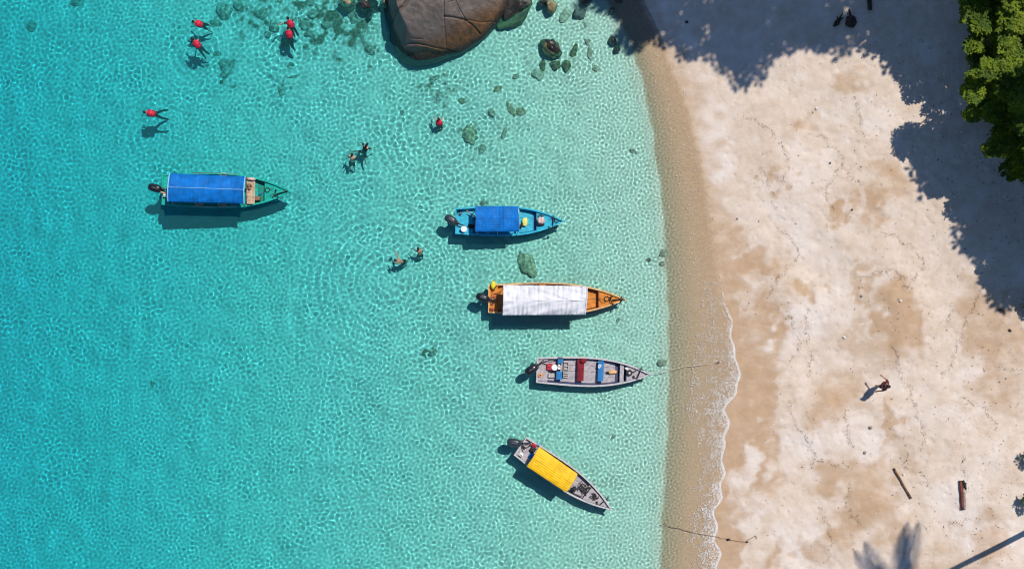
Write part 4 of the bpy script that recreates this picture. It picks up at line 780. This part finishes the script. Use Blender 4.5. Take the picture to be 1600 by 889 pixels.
b3.item('rope_coil', ROPED, 'ring shaped rope coil on the orange foredeck', 'rope', 948, 467, .46, lambda mb: coil(mb, .14, 2, .014, 6)); b3.item('rope', ROPED, 'thin rope trailing over the orange foredeck', 'rope', 938, 470, .46, lambda mb: tangle(mb, .6, .4, .008, 15, 8)); b3.item('anchor', mat('rusty_anchor', (.06, .035, .03), .7, .3), 'rusty anchor lashed across the bow of the orange boat', 'anchor', 965, 468, .56, anchor, 0.1); b3.item('stone', RUB, 'black mooring shackle at the orange boat bow tip', 'shackle', 970, 469, .56, lambda mb: (mb.tube([(-.05, -.2, 0), (0, 0, .05), (.03, .2, 0)], .035, 6), mb.tube([(0, 0, 0), (.22, .02, .05)], .03, 6)))
# boat 4: open grey boat
c_gr = paint('grey_paint', (.40, .37, .39)); c_gi4 = paint('navy_inner', (.045, .055, .12)); c_fl = mat('grey_deck', (.42, .38, .40), .75, .12, 6, .2); c_bs = paint('blue_seat', (.012, .17, .42))
b4 = Boat('open_boat', 'open grey boat with blue and red thwarts and no canopy', (838, 577), (1013, 583.5), 1.48, c_gr, c_gi4, mat('grey_rail', (.52, .50, .50), .5, .08))
b4.planks(.02, .70, 4, .17, c_fl); b4.deck_poly(.80, .975, .40, c_fl, 'foredeck', dz=.06); b4.bulkhead(.797*b4.L, .42, c_gi4); b4.deck_poly(.74, .775, .36, c_fl, 'thwart'); b4.deck_poly(.0, .10, .34, c_fl, 'stern_deck')
b4.motor(831.5, 576.5, .55)
def seat(bt, px, py, w, l, m, label, z=.36, rz=0, cat='seat', nm='bench_seat'):
    return bt.item(nm, m, label, cat, px, py, z, lambda mb: (mb.box((0, 0, .05), (w, l, .07)), mb.box((-w*.3, 0, -.09), (.05, l*.9, .2)), mb.box((w*.3, 0, -.09), (.05, l*.9, .2))), rz)
seat(b4, 875.5, 563.5, .28, .26, c_bs, 'small blue seat on the upper side of the open grey boat'); seat(b4, 873.5, 586.5, .30, .42, c_bs, 'small blue seat on the lower side of the open grey boat'); seat(b4, 938.5, 579.5, .30, 1.05, c_bs, 'long blue bench with a white emblem across the open grey boat')
seat(b4, 907, 578, .34, 1.12, REDC, 'dark red cloth covered bench across the open grey boat'); b4.item('red_cloth', REDC, 'loose end of dark red cloth hanging over the bench side', 'cloth', 911, 563.5, .44, bundle(.34, .26, .06, 16))
b4.item('emblem', WHT, 'white swirl emblem plate on the long blue bench', 'emblem', 938, 572.5, .455, lambda mb: (mb.tube([(.10*math.cos(k*.5+.4), .09*math.sin(k*.5+.4), .01) for k in range(9)], [.012+.004*k for k in range(9)], 6), mb.tube([(-.02*math.cos(k*.5), .05-.1*k/8, .012) for k in range(9)], .022, 6)))
b4.item('fuel_tank', REDP, 'red fuel tank behind the white lidded bucket in the open grey boat', 'tank', 858.5, 573, .18, can(.34, .34, .30)); b4.item('bucket', WHT, 'white lidded bucket beside the red fuel tank', 'bucket', 866, 573.5, .18, bucket(.15, .32)); b4.item('battery', RUB, 'black battery box between the two small blue seats', 'box', 869, 576, .18, can(.42, .3, .2)); b4.item('battery', WHT, 'small white box beside the black battery box', 'box', 873.5, 573, .36, lambda mb: (mb.box((0, -.07, .05), (.12, .12, .1)), mb.box((0, .08, .05), (.1, .1, .1))))
for i, (x, y, w, l, lb) in enumerate(((884, 574, .22, .62, 'upper pale slatted crate beside the blue seats'), (883.5, 584.5, .24, .34, 'lower pale slatted crate beside the blue seats'), (861.5, 586.5, .30, .22, 'pale slatted crate near the lower stern of the open grey boat'))):
    cr = b4.item('slatted_crate', mat('crate_frame', (.36, .31, .30), .7, .1), lb, 'crate', x, y, .18, lambda mb: (mb.box((-w/2, 0, .06), (.02, l, .12)), mb.box((w/2, 0, .06), (.02, l, .12)), mb.box((0, 0, .01), (w, l, .015))))
    for k in range(4): MB().box((0, -l/2+.03+k*(l-.06)/3, .125), (w, .035, .02)).build('slat', mat('crate_slat', (.62, .58, .54), .7, .1), cr)
b4.item('ring_buoy', mat('orange_ring', (.75, .30, .10), .6, .1), 'faded orange rope ring on the lower stern of the open grey boat', 'ring', 843.5, 586.5, .37, lambda mb: coil(mb, .09, 2, .03, 7)); b4.item('life_jacket', mat('lime_orange', (.72, .62, .25), .7, .25, 14, col2=(.75, .22, .12)), 'yellow and orange life jacket on the foredeck floor of the open grey boat', 'life jacket', 957, 581, .2, bundle(.46, .20, .08, 17), .1); b4.item('snorkel_mask', RUB, 'black fins beside the yellow and orange life jacket', 'fins', 950, 582, .2, bundle(.2, .12, .05, 18), .1)
b4.item('rope_coil', ROPED, 'dark rope coil round a grey tin on the grey foredeck', 'rope', 983, 582.5, .44, lambda mb: coil(mb, .15, 3, .035, 8)); b4.item('tin', STEEL, 'grey tin inside the dark rope coil on the grey foredeck', 'tin', 983, 583, .44, bucket(.07, .08)); b4.item('anchor', BLK, 'black anchor near the bow of the open grey boat', 'anchor', 999, 582.5, .50, anchor, 1.2); b4.item('cloth', WHT, 'scrap of white cloth on the upper grey foredeck', 'cloth', 979, 576, .44, bundle(.22, .1, .03, 19), -.5)
b4.item('hose', ROPED, 'black fuel hose from the motor to the red tank', 'hose', 850, 570, .4, lambda mb: mb.tube([(-.3, -.05, .1), (-.1, .1, .02), (.15, .02, .0), (.3, -.08, .06)], .018, 6)); b4.item('oar', MGREY, 'dark oar lying along the upper side of the open grey boat stern', 'oar', 862, 562.5, .45, lambda mb: (mb.tube([(-.45, -.12, 0), (.35, .1, .03)], .02, 6), mb.blob((.45, .13, .03), (.16, .05, .015), 10, 6)))
# boat 5: grey hull, yellow ribbed canopy, lying askew
c_y = mat('yellow_tarp', (.84, .48, .003), .6, .08, 2.5, .3)
b5 = Boat('longtail_boat', 'grey boat with a yellow canopy lying askew, lowest of the boats', (812.5, 694.5), (953.5, 792), 1.30, c_gr, mat('dark_inner', (.03, .03, .04), .6, .1), mat('grey_rail', (.52, .50, .50), .5, .08))
b5.planks(.02, .95, 3, .17, c_fl); b5.deck_poly(.0, .20, .36, c_fl, 'stern_deck'); b5.deck_poly(.72, .97, .36, c_fl, 'foredeck', dz=.08, y1=.8)
b5.motor(805, 691.5, .45, mat('motor_slate', (.03, .04, .05), .3, .1, coat=.3), .95)
b5.canopy([(842, 698.5), (902.5, 741), (884.5, 769), (823, 728.5)], 1.38, c_y, camber=.06, ribs=10, posts=3, seam=.52, seed=8, wr=.012)
b5.item('white_box', WHT, 'small white box on the stern of the yellow canopy boat', 'box', 814, 709.5, .36, can(.22, .20, .14)); b5.item('fuel_tank', REDP, 'red fuel tank behind the yellow canopy', 'tank', 834.5, 694.5, .2, can(.3, .2, .26)); b5.item('rope_coil', ROPED, 'thin hose loops on the stern of the yellow canopy boat', 'hose', 822, 693, .37, lambda mb: coil(mb, .24, 2, .014, 9)); b5.item('bag', BLUP, 'blue bag at the stern end of the yellow canopy', 'bag', 829, 711.5, .3, bundle(.22, .3, .1, 20)); b5.item('bag', RUB, 'black bag at the stern end of the yellow canopy', 'bag', 832, 702, .3, bundle(.3, .36, .1, 21)); b5.item('rope', ROPED, 'dark hose tangle beside the motor of the yellow canopy boat', 'hose', 815, 700, .37, lambda mb: tangle(mb, .4, .3, .014, 22, 12)); b5.item('bag', BLUP, 'small blue jug at the upper stern side of the yellow canopy', 'jug', 840, 694, .3, bundle(.2, .16, .1, 25))
b5.item('bag', RUB, 'black round bag on the foredeck of the yellow canopy boat', 'bag', 897, 763.5, .38, bundle(.24, .3, .07, 23)); b5.item('rope', ROPED, 'dark rope tangle spread over the foredeck of the yellow canopy boat', 'rope', 911, 762, .38, lambda mb: tangle(mb, .85, .65, .020, 24, 30)); b5.item('rope', ROPED, 'second dark rope tangle nearer the bow of the yellow canopy boat', 'rope', 927, 774, .40, lambda mb: tangle(mb, .7, .45, .018, 26, 22)); b5.item('oar', ROPED, 'dark pole lying across the foredeck of the yellow canopy boat', 'pole', 918, 768, .42, lambda mb: mb.tube([(-.05, -.5, .02), (0, 0, .04), (.05, .5, .02)], .022, 6)); b5.item('anchor', BLK, 'black anchor at the bow of the yellow canopy boat', 'anchor', 943, 783, .46, anchor, 1.3)
# ---------------------------------------------------------------- people
HAIR = mat('black_hair', (.012, .010, .010), .5, .2, 20, .4); VEST = mat('red_life_vest', (.62, .012, .045), .6, .1, 8, .2); SUIT = mat('black_swimwear', (.012, .012, .014), .6, .2); TAN = mat('skin_tan', (.42, .22, .13), .5, .06); MAROON = mat('maroon_shirt', (.16, .02, .03), .7, .2); STRAP = mat('vest_strap', (.02, .02, .022), .6, .1); BLUES = mat('dark_shorts', (.02, .025, .04), .7, .2)
def skin_mesh(V, E, R, name, m, parent):
    me = bpy.data.meshes.new(name); me.from_pydata([tuple(v) for v in V], E, []); o = obj(name, me)
    md = o.modifiers.new('s', 'SKIN'); md.use_smooth_shade = True
    for i, r in enumerate(R): sv = me.skin_vertices[0].data[i]; sv.radius = (r, r); sv.use_root = (i == 0)
    ss = o.modifiers.new('u', 'SUBSURF'); ss.levels = 1; ss.render_levels = 1
    dg = bpy.context.evaluated_depsgraph_get(); me2 = bpy.data.meshes.new_from_object(o.evaluated_get(dg)); bpy.data.objects.remove(o); bpy.data.meshes.remove(me)
    me2.materials.clear(); me2.materials.append(m); return obj(name, me2, parent)
def person(label, px, py, z, head_deg, tilt, arms, legs, skin=SKIN, vest=None, suit=SUIT, shirt=None, leggings=False, hair=HAIR, hairlong=False, look=0.0, group=None, world_z=None, size=.76):
    """px,py,z: chest point; head_deg: picture bearing (0 right, 90 up) the body leans towards; tilt from upright;
    arms / legs: per side (azimuth from the heading, elevation, bend) of the limb"""
    p = W(px, py, z if world_z is None else world_z); t = thing('person', label, 'person', p, math.radians(head_deg), group); t.scale = (size,)*3
    ti = math.radians(tilt); u = Vector((math.sin(ti), 0, math.cos(ti))); f = Vector((math.cos(ti), 0, -math.sin(ti))); s = Vector((0, 1, 0))
    V, E, R = [], [], []
    def add(v, r, to=None):
        V.append(v); R.append(r); i = len(V)-1
        if to is not None: E.append((to, i))
        return i
    pel = u*-.48; iP = add(pel, .135); iW = add(u*-.28, .125, iP); iC = add(u*-.04, .15, iW); iT = add(u*.10, .11, iC); hd = (u*math.cos(look)+f*-math.sin(look)).normalized(); iN = add(u*.16, .055, iT); iH0 = add(u*.20+hd*.05, .075, iN); iH1 = add(u*.20+hd*.14, .092, iH0); add(u*.20+hd*.215, .066, iH1)
    nose = add(u*.20+hd*.12+f*.085, .022, iH1); 
    def dirv(az, el): a, e = math.radians(az), math.radians(el); return Vector((math.cos(a)*math.cos(e), math.sin(a)*math.cos(e), math.sin(e)))
    limbs = []
    for sd_, (az, el, az2, el2) in zip((1, -1), arms):
        sh = u*.07+s*sd_*.175; d1, d2 = dirv(az, el), dirv(az2, el2); iS = add(sh, .062, iT); k = sh+d1*.28; iE = add(k, .042, iS); w = k+d2*.25; iWr = add(w, .028, iE); pc = w+d2*.05; iPm = add(pc, .034, iWr)
        cx = d2.cross(Vector((0, 0, 1)));  cx = cx.normalized() if cx.length > .1 else s
        for q, ln in ((-1.5, .062), (-.5, .078), (.5, .080), (1.5, .070)):
            b0 = pc+d2*.035+cx*q*.021; j = add(b0, .011, iPm); j = add(b0+d2*ln*.55, .0095, j); add(b0+d2*ln+Vector((0, 0, -.014)), .0085, j)
        j = add(pc-d2*.005+cx*-.045*sd_, .012, iPm); add(pc+d2*.03+cx*-.07*sd_, .0095, j); limbs.append([sh, k, w])
    LG = []
    for sd_, (az, el, az2, el2) in zip((1, -1), legs):
        hp = pel+s*sd_*.095; d1, d2 = dirv(az, el), dirv(az2, el2); iL = add(hp+d1*.06, .098, iP); k = hp+d1*.44; iK = add(k, .062, iL); a = k+d2*.42; iM = add(k.lerp(a, .35), .064, iK); iA = add(a, .038, iM); ft = (d2*.55+Vector((0, 0, -.2))+f*.6).normalized(); iF = add(a+ft*.12, .036, iA); add(a+ft*.20, .026, iF); LG.append([hp, hp+d1*.2, k, k.lerp(a, .35), a])
    b = skin_mesh(V, E, R, 'body', skin, t); b.cycles.is_caustics_receiver = True
    hc = u*.20+hd*.145; hm = MB(); Rm = Matrix((f, s, hd)).transposed(); seedh = len(label)
    hm.blob(hc-f*.018+hd*.018, (.112, .092, .112), 18, 12, 1, rot=Rm, jit=.05, seed=seedh)
    if hairlong: hm.blob(hc-f*.10-hd*.08, (.07, .085, .16), 14, 10, 1, rot=Rm, jit=.08, seed=seedh)
    hm.build('hair', hair, t)
    ear = MB(); ear.blob(hc+s*.095-hd*.01, (.022, .012, .032), 8, 6, rot=Rm); ear.blob(hc-s*.095-hd*.01, (.022, .012, .032), 8, 6, rot=Rm); ear.build('ears', skin, t)
    def ring(c, a, bb, n=16): return [c+f*(a*math.cos(2*math.pi*k/n))+s*(bb*math.sin(2*math.pi*k/n)) for k in range(n)]
    if vest:
        m = MB(); m.loft([ring(u*-.36, .145, .185), ring(u*-.34, .18, .225), ring(u*-.2, .19, .235), ring(u*-.03, .195, .24), ring(u*.08, .165, .215), ring(u*.135, .11, .15), ring(u*.14, .085, .10)]); v = m.build('life_vest', vest, t)
        m = MB()
        for q in (-.29, -.13): m.loft([ring(u*(q-.018), .187, .232), ring(u*(q-.016), .197, .242), ring(u*(q+.016), .199, .244), ring(u*(q+.018), .187, .232)], cap=False)
        m.build('strap', STRAP, v); m = MB(); m.tube([u*.14+f*.09+s*-.07, u*.17+s*-.12-f*.02, u*.165-f*.1, u*.17+s*.12-f*.02, u*.14+f*.09+s*.07], [.03, .045, .05, .045, .03], 8); m.build('vest_collar', vest, v)
    if shirt:
        m = MB(); m.loft([ring(u*-.46, .15, .19), ring(u*-.3, .14, .175), ring(u*-.05, .16, .20), ring(u*.08, .125, .18), ring(u*.13, .075, .10)])
        for L_ in limbs: m.tube([L_[0]-(L_[1]-L_[0])*.1, L_[0].lerp(L_[1], .5), L_[0].lerp(L_[1], .75)], [.08, .066, .06], 10)
        m.build('shirt', shirt, t)
    if suit:
        m = MB(); m.loft([ring(u*-.56, .12, .17), ring(u*-.47, .155, .19), ring(u*-.36, .14, .175)])
        for L_ in LG: m.tube(L_ if leggings else L_[:2]+[L_[1].lerp(L_[2], .5)], [.112, .10, .076, .076, .052] if leggings else [.115, .105, .092], 10)
        m.build('leggings' if leggings else 'swim_shorts', suit, t)
    return t
SW = 'swimmers in the shallow water'
bk = ((180, -25, 175, -35), (180, -25, 185, -35))
person('swimmer in a bright red life vest, uppermost at far left, back to the sky', 309, 37, .05, 165, 50, ((20, -55, 10, -30), (-35, -55, -10, -30)), ((165, -52, 175, -55), (-165, -52, -170, -50)), vest=VEST, group=SW)
person('swimmer in a red vest and black shorts directly below the uppermost red vest', 306.5, 68, .04, 128, 60, ((10, -50, 5, -20), (-40, -50, -30, -40)), ((172, -45, 172, -50), (-175, -50, -165, -55)), vest=VEST, leggings=True, group=SW)
person('leading swimmer of two in line, red vest, one dark sleeved arm stretched left', 453, 36, .05, 112, 55, ((72, -5, 85, -12), (-60, -60, -40, -50)), ((178, -60, 178, -60), (-172, -60, -176, -60)), vest=VEST, shirt=SUIT, leggings=True, group=SW)
person('following swimmer of two in line, small red vest over black suit', 451.5, 52, .05, 98, 60, ((50, -60, 60, -60), (-50, -60, -60, -60)), ((-170, -30, -150, -30), (175, -40, -172, -40)), vest=VEST, shirt=SUIT, leggings=True, group=SW)
person('swimmer in a black suit and red vest with legs spread, above the long blue canopy', 234, 177, .04, 172, 66, ((-60, -45, -30, -30), (35, -45, 20, -40)), ((165, -30, 178, -10), (-140, -40, -160, -30)), vest=VEST, shirt=SUIT, leggings=True, group=SW)
person('swimmer seen from above in a round red vest with both arms reaching up', 686, 191, .04, 92, 30, ((14, -25, 5, -18), (-14, -25, -5, -18)), ((160, -75, 175, -75), (-160, -75, -170, -75)), vest=VEST, group=SW)
person('swimmer in a black top with dark hair, right of the two in open water', 571.5, 231, .03, 60, 45, ((60, -35, 110, -15), (-60, -55, -40, -45)), ((118, -14, 110, -12), (-150, -12, -140, -14)), shirt=SUIT, hairlong=True, group=SW)
person('swimmer with bare shoulders and black swimwear, left of the one in the black top', 550, 247, .04, 80, 36, ((10, -40, 10, -20), (-20, -50, -10, -30)), ((175, -50, 175, -55), (-165, -55, -165, -60)), group=SW)
person('bare backed swimmer with black hair left, lower of the two above the boats', 623, 408, .12, 168, 40, ((20, -50, -30, -20), (-60, -25, -40, -20)), ((170, -75, 175, -75), (-170, -75, -175, -75)), skin=TAN, group=SW)
person('tanned swimmer with black hair, upper of the two above the boats', 654.5, 393, .10, 100, 32, ((40, -55, 60, -40), (-40, -55, -60, -40)), ((170, -75, 175, -75), (-170, -75, -175, -75)), skin=TAN, suit=SUIT, group=SW)
# the walker on the sand
g_ = S(1381, 606); gz = g_.z
person('person with black hair in dark shorts and maroon top walking alone on the dry sand', 1384.5, 602.5, 1.3, 160, 6, ((70, -60, 30, -35), (-85, -62, -20, -30)), ((12, -80, 170, -84), (175, -76, 178, -72)), skin=TAN, shirt=MAROON, suit=BLUES, hairlong=True, world_z=gz+1.36, size=1.0)
